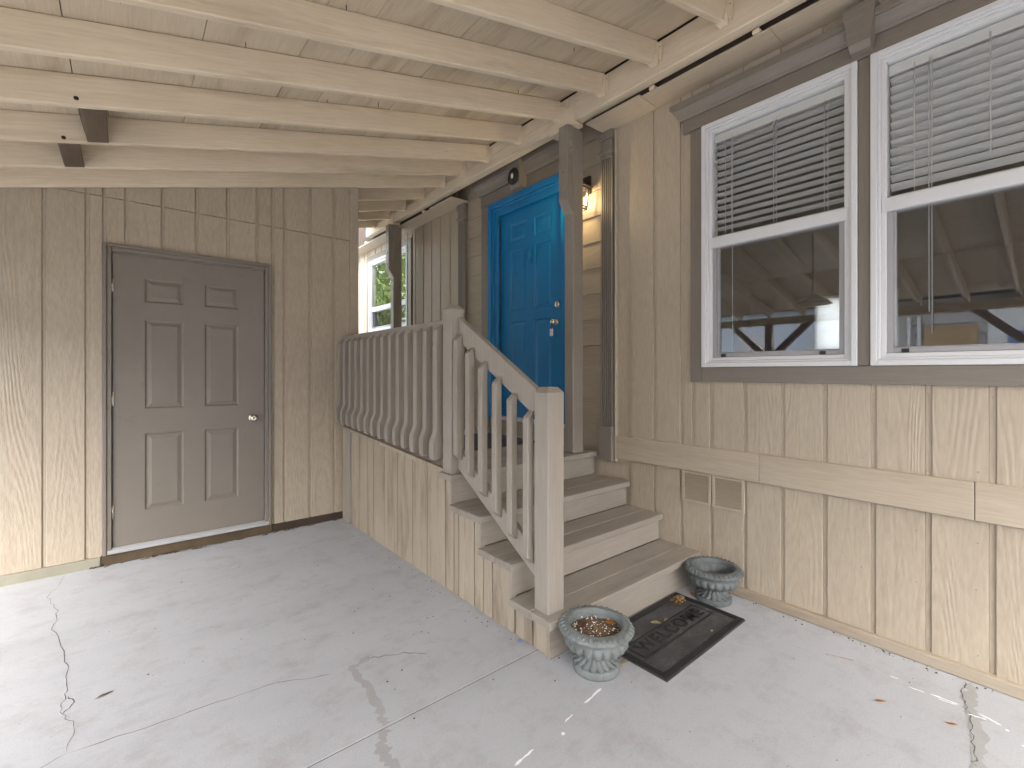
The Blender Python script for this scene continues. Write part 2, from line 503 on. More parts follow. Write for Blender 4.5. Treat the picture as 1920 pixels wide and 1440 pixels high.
strip(bm, [(-1.93, 2.10), (-2.03, 2.06), (-2.027, 1.894), (-2.048, 1.713), (-2.06, 1.652)], lambda t: 0.028 + 0.03 * t * (1 - t), 0.0009, 0.010, 8)
obj('mortar_patch', bm, M['patch'], slab_back)
bm = bm_new()
strip(bm, [(-2.07, 1.635), (-2.113, 1.567), (-2.116, 1.454), (-2.19, 1.36), (-2.2, 1.2)], 0.042, 0.0009, 0.010, 8)
obj('mortar_patch', bm, M['patch'], slab_front)
bm = bm_new()
strip(bm, [(-0.04, 0.285), (-0.18, 0.282), (-0.30, 0.25), (-0.48, 0.216), (-0.612, 0.21), (-0.75, 0.21)], 0.045, 0.0009, 0.010, 8)
obj('mortar_patch', bm, M['patch'], slab_front)
bm = bm_new()
strip(bm, [(-0.05, 0.305), (-0.18, 0.300), (-0.30, 0.265), (-0.48, 0.236), (-0.612, 0.22)], 0.004, 0.0015, 0.008, 8)
obj('slab_crack', bm, M['crack'], slab_front)
# splashed white paint
for pts, w in (([(-1.275, 1.268), (-1.397, 1.254)], 0.010), ([(-1.476, 1.241), (-1.533, 1.234)], 0.006), ([(-1.707, 1.216), (-1.803, 1.203)], 0.009), ([(-1.57, 1.20), (-1.585, 1.197)], 0.012),
               ([(-0.275, 0.455), (-0.268, 0.40)], 0.006), ([(-0.262, 0.385), (-0.255, 0.30)], 0.009), ([(-0.275, 0.36), (-0.266, 0.30)], 0.006), ([(-0.30, 0.27), (-0.285, 0.22)], 0.007),
               ([(-0.262, 0.244), (-0.285, 0.18)], 0.007), ([(-0.30, 0.168), (-0.305, 0.16)], 0.012), ([(-0.246, 0.52), (-0.243, 0.49)], 0.006), ([(-0.36, 0.125), (-0.37, 0.10)], 0.012)):
    bm = bm_new(); strip(bm, pts, w, 0.0016, 0.0015, 7)
    obj('white_paint_drip', bm, M['white'], slab_front)

# ------------------------------------------------------------------ house
house = thing('house', 'long beige sided house with white windows, blue front door and taupe trim', 'house')
WX0, WX1 = 0.014, 0.12          # backing wall behind the cladding
W1 = (0.693, 1.503); W2 = (-0.172, 0.640); WZ = (1.355, 2.863)
DY = (2.71, 3.66); DZ = (0.88, 2.90)
FW = (5.488, 6.713); FZ = (1.90, 2.955)
bm = bm_new()
TOP = 3.62
def wallseg(y0, y1, z0, z1): box(bm, WX0, WX1, y0, y1, z0, z1, 0)
wallseg(-5.4, W2[0], 0, TOP); wallseg(W2[1], W1[0], WZ[0], WZ[1]); wallseg(W2[0], W1[1], 0, WZ[0]); wallseg(W2[0], W1[1], WZ[1], TOP)
wallseg(W1[1], DY[0], 0, TOP); wallseg(DY[0], DY[1], 0, DZ[0]); wallseg(DY[0], DY[1], DZ[1], TOP); wallseg(DY[1], FW[0], 0, TOP)
wallseg(FW[0], FW[1], 0, FZ[0]); wallseg(FW[0], FW[1], FZ[1], TOP); wallseg(FW[1], 10.0, 0, TOP)
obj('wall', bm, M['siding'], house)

GR = 0.2037; G0 = 0.2385
def siding_board(parent, mat, ya, yb, z0, z1, chan=0.022, face=0.0, deep=0.0065, back=0.0138):
    """one board of grooved sheet siding: flat face and the shallow channel beside it (towards +y)"""
    c = min(chan, (yb - ya) * 0.4)
    pts = [(back, ya), (face + 0.0015, ya), (face, ya + 0.0015), (face, yb - c - 0.003), (face + deep, yb - c), (face + deep, yb - 0.0018), (back, yb - 0.0018)]
    bm = bm_new(); prism(bm, pts, 'Z', z0, z1)
    return obj('siding_board', bm, mat, parent)
k = -12
ed = [G0 + GR * i for i in range(-26, 10)]
for ya, yb in zip(ed, ed[1:]):
    yb2 = min(yb, 2.180)
    if ya > 2.17: continue
    # board runs between groove lines; its channel lies just before the next line
    z = [(0.853, 3.128)]
    lo, hi = max(ya, W2[0] - 0.08), min(yb2, 1.582)
    if hi - lo > 0.02:
        z = [(0.853, 1.264), (2.945, 3.128)]
        if yb2 > 1.585: 
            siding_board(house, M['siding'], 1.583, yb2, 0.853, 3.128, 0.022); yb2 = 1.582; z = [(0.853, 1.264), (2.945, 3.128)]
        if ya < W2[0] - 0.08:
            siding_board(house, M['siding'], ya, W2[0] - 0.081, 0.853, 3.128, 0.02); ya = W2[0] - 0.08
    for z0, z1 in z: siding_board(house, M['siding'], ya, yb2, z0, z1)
for ya, yb in zip(ed, ed[1:]):
    siding_board(house, M['siding_rough'], ya, min(yb, 2.36), 0.05, 0.689, 0.020, 0.001, 0.0085)
# far stretch of wall
y = 4.292
while y < 9.8:
    ya, yb = y, y + GR; y += GR
    if yb > FW[0] - 0.10 and ya < FW[1] + 0.10:
        z = [(0.70, FZ[0] - 0.09), (FZ[1] + 0.09, 3.128)]
        if ya < FW[0] - 0.10: siding_board(house, M['siding'], ya, FW[0] - 0.10, 0.70, 3.128); ya = FW[0] - 0.099
        if yb > FW[1] + 0.10: siding_board(house, M['siding'], FW[1] + 0.10, yb, 0.70, 3.128); yb = FW[1] + 0.099
    else: z = [(0.70, 3.128)]
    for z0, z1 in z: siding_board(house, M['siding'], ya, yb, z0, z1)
# lap siding round the door
def lap(y0, y1, z0, z1):
    z = 0.734
    while z < 3.5:
        a, b = max(z, z0), min(z + 0.2, z1)
        if b - a > 0.02:
            t0 = 0.002 + 0.010 * (b - z) / 0.2
            t1 = 0.002 + 0.010 * (1 - (a - z) / 0.2)
            bm = bm_new()
            prism(bm, [(0.0138, a), (0.012 - 0.010 * (1 - (a - z) / 0.2), a), (0.012 - 0.010 * (1 - (b - z) / 0.2) if b < z + 0.2 else 0.012, b - 0.0005), (0.0138, b - 0.0005)], 'Y', y0, y1)
            obj('lap_board', bm, M['lap'], house)
        z += 0.2
lap(3.869, 4.146, 0.7, 3.6); lap(2.312, 2.605, 0.7, 3.6); lap(2.606, 3.868, 3.25, 3.6); lap(2.606, 3.868, 0.72, 0.872)
# band board, joints and base trim
for y0, y1 in ((-5.3, 0.279), (0.281, 1.161), (1.163, 2.172)):
    bx('band_board', M['band'], house, -0.018, 0.0135, y0, y1, 0.689, 0.8535, 0.003)
bx('base_trim', M['base'], house, -0.030, 0.0135, -5.3, 1.545, 0.001, 0.052, 0.004)
# corner bead beside the pilaster
bx('corner_bead', M['band'], house, -0.020, 0.0135, 2.1725, 2.1845, 0.664, 3.128, 0.003)
# pilasters
def pilaster(y0, y1, z0, z1):
    bm = bm_new()
    w = y1 - y0
    ys = [y0]
    # fluted shaft: five grooves
    pts = [(0.0, y0), (-0.030, y0)]
    n = 5; gw = 0.011; gap = (w - 0.03 - n * gw) / (n - 1)
    yy = y0 + 0.015
    for i in range(n):
        pts += [(-0.030, yy), (-0.019, yy + gw * 0.3), (-0.019, yy + gw * 0.7), (-0.030, yy + gw)]
        yy += gw + gap
    pts += [(-0.030, y1), (0.0, y1)]
    prism(bm, pts, 'Z', z0 + 0.257, z1 - 0.20)
    o = obj('pilaster', bm, M['taupe'], house)
    def sub(a0, a1, d, e=0.0, b=0.002):
        bm = bm_new(); box(bm, -d, 0.012, y0 - e, y1 + e, a0, a1, b); return bm
    obj('pilaster_base', sub(z0, z0 + 0.256, 0.045, 0.006, 0.004), M['taupe'], o)
    obj('pilaster_neck', sub(z1 - 0.199, z1 - 0.165, 0.034), M['taupe'], o)
    obj('pilaster_moulding', sub(z1 - 0.166, z1 - 0.140, 0.046, 0.010, 0.005), M['taupe'], o)
    obj('pilaster_block', sub(z1 - 0.139, z1 - 0.062, 0.032), M['taupe'], o)
    obj('pilaster_cap', sub(z1 - 0.061, z1, 0.046, 0.010, 0.006), M['taupe'], o)
pilaster(2.196, 2.306, 0.664, 3.126); pilaster(4.160, 4.280, 0.664, 3.126)

# windows
def window(Y0, Y1, Z0, Z1, zm, near=True):
    """vinyl single hung window: fixed upper pane, lower sash with a screen"""
    bm = bm_new()
    fd = 0.028
    def ring(x0, x1, a, w, b=0.002, ins=0.0):
        y0, y1, z0, z1 = Y0 + a, Y1 - a, Z0 + a, Z1 - a
        box(bm, x0, x1, y0, y0 + w, z0, z1, b); box(bm, x0, x1, y1 - w, y1, z0, z1, b)
        box(bm, x0, x1, y0 + w, y1 - w, z0, z0 + w, b); box(bm, x0, x1, y0 + w, y1 - w, z1 - w, z1, b)
    ring(-fd, 0.07, 0.0, 0.026); ring(-0.016, 0.07, 0.0262, 0.012); ring(-0.008, 0.07, 0.0384, 0.020)
    fr = obj('window', bm, M['vinyl'], house)
    yi0, yi1 = Y0 + 0.0586, Y1 - 0.0586
    # upper glass stop and meeting rail
    bm = bm_new()
    box(bm, -0.012, 0.05, yi0 - 0.018, yi1 + 0.018, zm - 0.032, zm + 0.032, 0.003)
    obj('meeting_rail', bm, M['vinyl'], fr)
    bm = bm_new(); box(bm, 0.014, 0.0175, yi0, yi1, zm + 0.0325, Z1 - 0.0588, 0)
    obj('upper_pane', bm, M['glass_clear'] if near else M['glass'], fr)
    # lower sash behind the screen
    zb = Z0 + 0.0588
    bm = bm_new()
    box(bm, 0.020, 0.05, yi0, yi0 + 0.03, zb, zm - 0.0325, 0.002); box(bm, 0.020, 0.05, yi1 - 0.03, yi1, zb, zm - 0.0325, 0.002)
    box(bm, 0.020, 0.05, yi0 + 0.03, yi1 - 0.03, zb, zb + 0.03, 0.002)
    obj('lower_sash', bm, M['vinyl'], fr)
    bm = bm_new(); box(bm, 0.033, 0.0365, yi0 + 0.03, yi1 - 0.03, zb + 0.03, zm - 0.0325, 0)
    obj('lower_pane', bm, M['glass'], fr)
    bm = bm_new()
    s = 0.024
    box(bm, 0.002, 0.010, yi0 + 0.001, yi0 + s, zb + 0.001, zm - 0.034, 0.001); box(bm, 0.002, 0.010, yi1 - s, yi1 - 0.001, zb + 0.001, zm - 0.034, 0.001)
    box(bm, 0.002, 0.010, yi0 + s, yi1 - s, zb + 0.001, zb + s, 0.001)
    obj('screen_frame', bm, M['screen_frame'], fr)
    bm = bm_new(); box(bm, 0.0055, 0.0062, yi0 + s, yi1 - s, zb + s, zm - 0.034, 0)
    obj('insect_screen', bm, M['screen'], fr)
    for t in (0.10, 0.86):
        yy = yi1 - t * (yi1 - yi0)
        bm = bm_new(); box(bm, -0.004, 0.0018, yy - 0.014, yy + 0.014, zb + 0.001, zb + 0.020, 0.001)
        obj('screen_clip', bm, M['black'], fr)
    return fr
window(*W1, *WZ, 2.122); window(*W2, *WZ, 2.122)
window(*FW, *FZ, 2.24, False)
# window casing: jamb boards, apron, frieze, crown and keystone
TX = -0.018
bx('window_casing', M['taupe'], house, TX, 0.0135, 1.505, 1.582, 1.264, 2.862)
bx('window_casing', M['taupe'], house, TX, 0.0135, 0.642, 0.691, 1.357, 2.862)
bx('window_casing', M['taupe'], house, TX, 0.0135, W2[0] - 0.08, W2[0] - 0.002, 1.264, 2.862)
bx('window_apron', M['taupe_h'], house, TX, 0.0135, W2[0] - 0.0005, 1.5035, 1.264, 1.354)
bx('window_frieze', M['taupe_h'], house, TX - 0.008, 0.0135, W2[0] - 0.12, 1.632, 2.8645, 2.944)
def crown(name, y0, y1, z0, h, mat, xb=TX - 0.008, d=0.062, miter=0.055):
    pr = [(0.0, 0.0), (0.012, 0.0), (0.016, 0.010), (0.022, 0.014), (0.030, 0.030), (0.045, 0.050), (0.050, 0.056), (0.050, 0.062), (0.060, 0.066), (0.060, 0.092)]
    bm = bm_new()
    rows = []
    for (px, pz) in pr:
        e = miter * px / 0.06
        x = xb - px * d / 0.06; z = z0 + pz * h / 0.092
        rows.append([bm.verts.new((0.0135, y0 - e, z)), bm.verts.new((x, y0 - e, z)), bm.verts.new((x, y1 + e, z)), bm.verts.new((0.0135, y1 + e, z))])
    for A, B in zip(rows, rows[1:]):
        for i in range(3): bm.faces.new((A[i], A[i + 1], B[i + 1], B[i]))
    bm.faces.new(rows[0]); bm.faces.new(rows[-1])
    bmesh.ops.recalc_face_normals(bm, faces=bm.faces)
    return obj(name, bm, mat, house)
crown('window_crown', W2[0] - 0.12, 1.632, 2.9445, 0.098, M['taupe_h'])
def keystone(yc, z0, z1, wb, wt, x=-0.105):
    bm = bm_new()
    f = lambda xx, z, w: [bm.verts.new((xx, yc - w / 2, z)), bm.verts.new((xx, yc + w / 2, z))]
    a = f(0.0135, z0, wb); b = f(0.0135, z1, wt); c = f(x + 0.02, z0, wb); d = f(x, z0 + 0.03, wb * 1.04); e = f(x - 0.012, z1, wt)
    bm.faces.new((c[0], c[1], d[1], d[0])); bm.faces.new((d[0], d[1], e[1], e[0])); bm.faces.new((e[0], e[1], b[1], b[0])); bm.faces.new((a[0], a[1], c[1], c[0]))
    for i in (0, 1): bm.faces.new((a[i], c[i], d[i], e[i], b[i]))
    bm.faces.new((a[0], b[0], b[1], a[1]))
    bmesh.ops.recalc_face_normals(bm, faces=bm.faces)
    return obj('keystone', bm, M['taupe_h'], house)
keystone(0.668, 2.878, 3.085, 0.085, 0.135, -0.095)
# far window casing
bx('window_casing', M['taupe'], house, TX, 0.0135, FW[0] - 0.098, FW[0] - 0.002, FZ[0] - 0.08, FZ[1] + 0.08)
bx('window_casing', M['taupe'], house, TX, 0.0135, FW[1] + 0.002, FW[1] + 0.098, FZ[0] - 0.08, FZ[1] + 0.08)
bx('window_frieze', M['taupe_h'], house, TX, 0.0135, FW[0] - 0.0015, FW[1] + 0.0015, FZ[1] + 0.002, FZ[1] + 0.08)
bx('window_apron', M['taupe_h'], house, TX, 0.0135, FW[0] - 0.0015, FW[1] + 0.0015, FZ[0] - 0.08, FZ[0] - 0.002)

# crawl-space vents
for i, (y0, y1) in enumerate(((1.449, 1.646), (1.246, 1.443))):
    bm = bm_new(); z0, z1 = 0.492, 0.686
    box(bm, -0.010, 0.0016, y0, y0 + 0.018, z0, z1, 0.001); box(bm, -0.010, 0.0016, y1 - 0.018, y1, z0, z1, 0.001)
    box(bm, -0.010, 0.0016, y0 + 0.018, y1 - 0.018, z0, z0 + 0.012, 0.001); box(bm, -0.010, 0.0016, y0 + 0.018, y1 - 0.018, z1 - 0.014, z1, 0.001)
    v = obj('foundation_vent', bm, M['band'], house)
    bm = bm_new()
    nl = 17
    for j in range(nl):
        z = z0 + 0.012 + (j + 0.5) * (z1 - z0 - 0.026) / nl
        prism(bm, [(-0.0095, z - 0.0042), (-0.008, z - 0.0050), (0.0006, z + 0.0008), (-0.0002, z + 0.0022)], 'Y', y0 + 0.018, y1 - 0.018)
    lo = obj('louvre', bm, M['band'], v); lo['kind'] = 'stuff'

# front door
door_pan = []
def panel_door(bm, w, h, panels, T, d=0.040, depth=0.009):
    """six-panel door slab in local u (0..w), v (0..h), n (out); T maps (u, v, n) to world"""
    us = sorted({0, w, *[p[0] for p in panels], *[p[1] for p in panels]})
    vs = sorted({0, h, *[p[2] for p in panels], *[p[3] for p in panels]})
    V = {}
    def vert(u, v, n):
        key = (round(u, 5), round(v, 5), round(n, 5))
        if key not in V: V[key] = bm.verts.new(T(u, v, n))
        return V[key]
    def quad(u0, u1, v0, v1, n):
        bm.faces.new((vert(u0, v0, n), vert(u1, v0, n), vert(u1, v1, n), vert(u0, v1, n)))
    for u0, u1 in zip(us, us[1:]):
        for v0, v1 in zip(vs, vs[1:]):
            cu, cv = (u0 + u1) / 2, (v0 + v1) / 2
            if not any(p[0] < cu < p[1] and p[2] < cv < p[3] for p in panels): quad(u0, u1, v0, v1, 0)
    for (a, b, c, e) in panels:
        st = [(0, 0), (0.004, -0.003), (0.010, -depth), (0.017, -depth), (0.040, -0.002), (0.044, -0.002)]
        cu = [u for u in us if a - 1e-6 <= u <= b + 1e-6]; cv = [v for v in vs if c - 1e-6 <= v <= e + 1e-6]
        prev = None
        for (o, n) in st:
            r = [vert(a + o, c + o, n), vert(b - o, c + o, n), vert(b - o, e - o, n), vert(a + o, e - o, n)]
            if prev:
                for i in range(4): bm.faces.new((prev[i], prev[(i + 1) % 4], r[(i + 1) % 4], r[i]))
            prev = r
        bm.faces.new(prev)
    e = [vert(0, 0, 0), vert(w, 0, 0), vert(w, h, 0), vert(0, h, 0)]
    f = [vert(0, 0, -d), vert(w, 0, -d), vert(w, h, -d), vert(0, h, -d)]
    bmesh.ops.recalc_face_normals(bm, faces=bm.faces)
    bm.faces.new(f[::-1])
    for i in range(4):
        try: bm.faces.new((e[i], f[i], f[(i + 1) % 4], e[(i + 1) % 4]))
        except ValueError: pass

# blue casing and jambs around the door
bm = bm_new()
def doorframe(bm, oy0, oy1, ow, z0, z1, x0, x1, b=0.002):
    box(bm, x0, x1, oy0, oy0 + ow, z0, z1, b); box(bm, x0, x1, oy1 - ow, oy1, z0, z1, b); box(bm, x0, x1, oy0 + ow, oy1 - ow, z1 - ow, z1, b)
doorframe(bm, 2.612, 3.749, 0.056, 0.878, 2.985, -0.030, 0.0135, 0.004)
doorframe(bm, 2.668, 3.693, 0.026, 0.878, 2.929, -0.018, 0.0138, 0.004)
doorframe(bm, 2.694, 3.667, 0.060, 0.878, 2.903, -0.008, 0.0141, 0.003)
fd = obj('door_frame', bm, M['blue'], house)
bx('door_casing', M['taupe'], house, -0.016, 0.0135, 3.7495, 3.867, 0.73, 2.9855)
bx('door_casing', M['taupe'], house, -0.016, 0.0135, 2.566, 2.6115, 0.73, 2.9855)
bx('door_frieze', M['taupe_h'], house, -0.022, 0.0135, 2.566, 3.867, 2.986, 3.098)
crown('door_crown', 2.56, 3.875, 3.0985, 0.125, M['taupe_h'], -0.022, 0.07, 0.05)
keystone(3.235, 2.99, 3.215, 0.135, 0.165, -0.108)
bm = bm_new(); prism(bm, [(-0.03, 0.868), (-0.03, 0.884), (0.012, 0.896), (0.10, 0.896), (0.10, 0.868)], 'Y', 2.70, 3.62)
obj('door_sill', bm, M['vinyl'], house)
DW, DH = 0.862, 1.96
T = lambda u, v, n: (0.030 - n, 3.606 - u, 0.900 + v)
pz = ((0.20, 0.90), (1.00, 1.575), (1.655, 1.825))
pans = [(a, b, c, d) for (a, b) in ((0.150, 0.375), (0.487, 0.712)) for (c, d) in pz]
bm = bm_new(); panel_door(bm, DW, DH, pans, T)
front = obj('front_door', bm, M['blue'], house)
def knob(x, y, z, sgn, axis, parent, s=1.0):
    bm = bm_new()
    prof = [(0.0, 0.0), (0.031, 0.0), (0.031, 0.004), (0.024, 0.009), (0.012, 0.011), (0.011, 0.028), (0.018, 0.032), (0.026, 0.040), (0.028, 0.050), (0.025, 0.060), (0.016, 0.066), (0.007, 0.067), (0.005, 0.064), (0.0, 0.064)]
    lathe(bm, [(r * s, sgn * q * s) for r, q in prof], (x, y, z), 24, axis)
    return obj('door_knob', bm, M['steel'], parent)
knob(0.0295, 2.836, 1.752, -1, 'X', front, 0.9)
bm = bm_new(); lathe(bm, [(0, 0), (0.030, 0), (0.030, -0.008), (0.022, -0.012), (0.010, -0.014), (0, -0.014)], (0.0295, 2.82, 1.905), 24, 'X')
obj('deadbolt', bm, M['steel'], front)
bm = bm_new()
lathe(bm, [(0, 0), (0.014, 0), (0.014, -0.006), (0.008, -0.012), (0, -0.013)], (0.0295, 3.172, 2.445), 16, 'X')
pts = [(0.018, 3.172 + 0.028 * math.sin(a) * (0.8 + 0.2 * math.cos(a)), 2.385 + 0.048 * math.cos(a)) for a in [2 * math.pi * i / 20 for i in range(21)]]
tube(bm, pts, 0.0055, 6)
tube(bm, [(0.016, 3.172, 2.435), (0.014, 3.174, 2.40), (0.013, 3.171, 2.37), (0.016, 3.172, 2.345)], [0.005, 0.012, 0.013, 0.005], 8)
lathe(bm, [(0, 0), (0.008, 0), (0.008, -0.010), (0, -0.012)], (0.0295, 3.172, 2.328), 12, 'X')
obj('door_knocker', bm, M['blue'], front)

# soffit, eave and the gap above
for y0, y1, xo in ((1.826, 2.286, -0.222), (1.032, 1.824, -0.196), (-0.6, 1.030, -0.196), (-5.2, -0.602, -0.196), (4.12, 4.578, -0.218), (4.58, 7.0, -0.194), (7.002, 9.9, -0.194)):
    bx('soffit_panel', M['soffit'], house, xo, 0.012, y0, y1, 3.1295, 3.140, 0.001)
bx('eave_fascia', M['fascia'], house, -0.150, -0.125, -5.2, 2.285, 3.142, 3.62, 0)
bx('eave_fascia', M['fascia'], house, -0.150, -0.125, 4.121, 9.9, 3.142, 3.62, 0)
for y in (1.745, 1.10, 4.75, 5.62, 6.4):
    bx('gap_spacer', M['hanger'], house, -0.205, -0.152, y - 0.018, y + 0.018, 3.142, 3.165, 0.002)
bm = bm_new(); prism(bm, [(-0.16, 3.62), (-0.16, 3.66), (5.0, 5.0), (5.0, 4.95)], 'Y', -5.6, 10.1)
obj('roof', bm, M['roofing'], house)
# the dim room behind the big windows
bm = bm_new()
box(bm, 0.121, 7.0, -3.4, 4.2, 0.70, 0.86, 0); box(bm, 0.121, 7.0, -3.4, 4.2, 3.15, 3.2, 0)
box(bm, 0.121, 7.0, -3.5, -3.4, 0.70, 3.2, 0); box(bm, 0.121, 7.0, 4.2, 4.3, 0.70, 3.2, 0)
box(bm, 6.9, 7.0, -3.4, 1.9, 0.86, 3.15, 0); box(bm, 6.9, 7.0, 3.0, 4.2, 0.86, 3.15, 0)
box(bm, 6.9, 7.0, 1.9, 3.0, 0.86, 1.75, 0); box(bm, 6.9, 7.0, 1.9, 3.0, 2.62, 3.15, 0)
box(bm, 0.121, 0.5, 4.3, 9.9, 0.7, 0.72, 0); box(bm, 3.0, 3.1, 4.3, 9.9, 0.7, 3.2, 0); box(bm, 0.121, 3.0, 4.3, 9.9, 3.15, 3.2, 0); box(bm, 0.121, 3.0, 9.8, 9.9, 0.7, 3.15, 0)
obj('room_shell', bm, M['room'], house)

def sheer():
    m, n, l, p = newmat('sheer_fabric')
    n.remove(p)
    t = n.new("ShaderNodeBsdfTranslucent"); t.inputs[0].default_value = (0.7, 0.7, 0.68, 1)
    l.new(t.outputs[0], n["Material Output"].inputs['Surface'])
    return m
bm = bm_new(); box(bm, 6.86, 6.862, 1.85, 3.05, 1.70, 2.68, 0)
obj('sheer_curtain', bm, sheer(), house)

bm = bm_new()
for k_ in range(-1, 10):
    for z_ in (0.10, 0.36, 0.62, 0.90, 1.20, 1.75, 2.30, 2.85):
        yy = G0 + GR * k_ + random.choice((-0.012, 0.035)) + random.uniform(-.004, .004)
        zz = z_ + random.uniform(-.03, .03)
        if zz > 1.25 and yy < 1.62 or yy > 2.12: continue
        lathe(bm, [(0.0032, 0), (0.0028, -0.0008), (0, -0.0004)], (0.0, yy, zz), 8, 'X')
o = obj('nail_head', bm, M['base'], house); o['kind'] = 'stuff'

# ------------------------------------------------------------------ shed
YS = 4.24
shed = thing('shed', 'beige shed with grooved siding and a taupe six-panel door', 'shed', (-2.4, YS, 0))
plane = lambda x: 3.385 + 0.25 * (x + 0.26)
bm = bm_new()
XL = -5.2
def sw(x0, x1, z0, z1): box(bm, x0, x1, YS + 0.014, YS + 0.11, z0, z1, 0)
A, B = prism(bm, [(XL, 0.06), (-2.895, 0.06), (-2.895, plane(-2.895) - 0.01), (XL, plane(XL) - 0.01)], 'Y', YS + 0.014, YS + 0.11)
prism(bm, [(-1.93, 0.06), (-1.152, 0.06), (-1.152, plane(-1.152) - 0.01), (-1.93, plane(-1.93) - 0.01)], 'Y', YS + 0.014, YS + 0.11)
prism(bm, [(-2.895, 2.155), (-1.93, 2.155), (-1.93, plane(-1.93) - 0.01), (-2.895, plane(-2.895) - 0.01)], 'Y', YS + 0.014, YS + 0.11)
box(bm, -1.26, -1.152, YS + 0.112, 6.4, 0.06, 2.9, 0); box(bm, XL, XL + 0.1, YS + 0.112, 6.4, 0.06, 2.0, 0); box(bm, XL + 0.1, -1.26, 6.3, 6.4, 0.06, 2.0, 0)
obj('wall', bm, M['shed_siding'], shed)
bx('foundation_curb', M['curb'], shed, XL, -2.94, YS - 0.012, YS + 0.11, -0.03, 0.064, 0.004)
bx('foundation_curb', M['fascia'], shed, -1.875, -1.15, YS + 0.004, YS + 0.11, -0.03, 0.064, 0.004)
bx('rotted_sill', M['rot'], shed, -2.939, -1.876, YS - 0.006, YS + 0.11, -0.03, 0.074, 0.004)
bm = bm_new()
for i in range(70):
    x = random.uniform(-3.0, -1.35); yy = YS - random.uniform(0.0, 0.05) ** 1.0
    l_ = random.uniform(0.008, 0.06); a = random.gauss(0, 0.35)
    tube(bm, [(x, yy, 0.004), (x + l_ * math.cos(a), yy + l_ * math.sin(a) * 0.5, random.uniform(0.004, 0.02))], random.uniform(0.0012, 0.004), 4)
o = obj('wood_debris', bm, M['rot'], None); o['kind'] = 'stuff'; tag(o, 'brown splinters and rotted wood bits along the foot of the shed wall', 'debris')

def shed_board(xa, xb, z0, z1a, z1b, face=0.0):
    c = min(0.021, (xb - xa) * 0.4)
    f = YS + face
    pts = [(xa + 0.004, YS + 0.0138), (xa + 0.004, f + 0.009), (xa + c, f + 0.009), (xa + c + 0.003, f), (xb - 0.0015, f), (xb - 0.0002, f + 0.0015), (xb - 0.0002, YS + 0.0138)]
    bm = bm_new(); A_, B_ = prism(bm, pts, 'Z', z0, z1a)
    for v in B_: v.co.z = z1a + (z1b - z1a) * (v.co.x - xa) / (xb - xa)
    return obj('siding_board', bm, M['shed_siding'], shed)
xs = [-3.224 + 0.2047 * i for i in range(-9, 10)] + [-1.233]
xs = sorted(set(xs)); xs = [x for x in xs if x <= -1.233]
for xa, xb in zip(xs, xs[1:]):
    top = lambda x: plane(x) - 0.015
    segs = [(xa, xb)]
    zlo = 0.066
    if xb > -2.930 and xa < -1.883:
        segs = []
        if xa < -2.931: segs.append((xa, -2.931, 0.066))
        if xb > -1.882: segs.append((-1.882, xb, 0.066))
        segs.append((max(xa, -2.930), min(xb, -1.883), 2.209))
    else: segs = [(xa, xb, 0.066)]
    for (a, b, zl) in segs:
        if b - a < 0.012: continue
        if top(a) > 2.60:
            shed_board(a, b, zl, 2.521, 2.521)
            shed_board(a, b, 2.525, top(a), top(b), -0.004)
        else: shed_board(a, b, zl, top(a), top(b))
bm = bm_new(); A_, B_ = prism(bm, [(-1.232, YS - 0.012), (-1.150, YS - 0.012), (-1.150, YS + 0.11), (-1.232, YS + 0.0139)], 'Z', 0.066, 3.12, 0.002)
obj('corner_trim', bm, M['shed_siding'], shed)
# shed door
bm = bm_new()
def sframe(x0, x1, w, z1, y0, y1, b):
    box(bm, x0, x0 + w, y0, y1, 0.070, z1, b); box(bm, x1 - w, x1, y0, y1, 0.070, z1, b); box(bm, x0 + w, x1 - w, y0, y1, z1 - w, z1, b)
sframe(-2.930, -1.883, 0.022, 2.208, YS - 0.024, YS + 0.0135, 0.004)
sframe(-2.908, -1.905, 0.026, 2.186, YS - 0.016, YS + 0.10, 0.004)
for a_, b_, c_, d_ in ((-2.8815, -2.858, 0.07, 2.159), (-1.955, -1.9315, 0.07, 2.159), (-2.858, -1.955, 2.130, 2.159)): box(bm, a_, b_, YS + 0.047, YS + 0.099, c_, d_, 0.002)
obj('door_frame', bm, M['door_taupe'], shed)
SX0 = -2.877; SW = 0.941; SZ0 = 0.112; SH = 2.038
T2 = lambda u, v, n: (SX0 + u, YS + 0.004 - n, SZ0 + v)
pans = [(a - SX0, b - SX0, c - SZ0, d - SZ0) for (a, b) in ((-2.703, -2.474), (-2.343, -2.117)) for (c, d) in ((0.338, 0.886), (1.062, 1.696), (1.822, 1.992))]
bm = bm_new(); panel_door(bm, SW, SH, pans, T2)
sdoor = obj('shed_door', bm, M['door_taupe'], shed)
knob(-2.017, YS + 0.004, 0.957, -1, 'Y', sdoor)
for z in (1.93, 1.14, 0.36):
    bm = bm_new(); lathe(bm, [(0, -0.05), (0.006, -0.05), (0.006, 0.05), (0, 0.05)], (-2.8795, YS - 0.004, z), 10); box(bm, -2.877, -2.872, YS - 0.002, YS + 0.0035, z - 0.05, z + 0.05, 0)
    obj('hinge', bm, M['steel'], sdoor)
bm = bm_new(); prism(bm, [(YS - 0.030, 0.076), (YS - 0.030, 0.092), (YS - 0.004, 0.110), (YS + 0.09, 0.110), (YS + 0.09, 0.076)], 'X', -2.905, -1.905, 0.002)
obj('door_sill', bm, M['screen_frame'], shed)

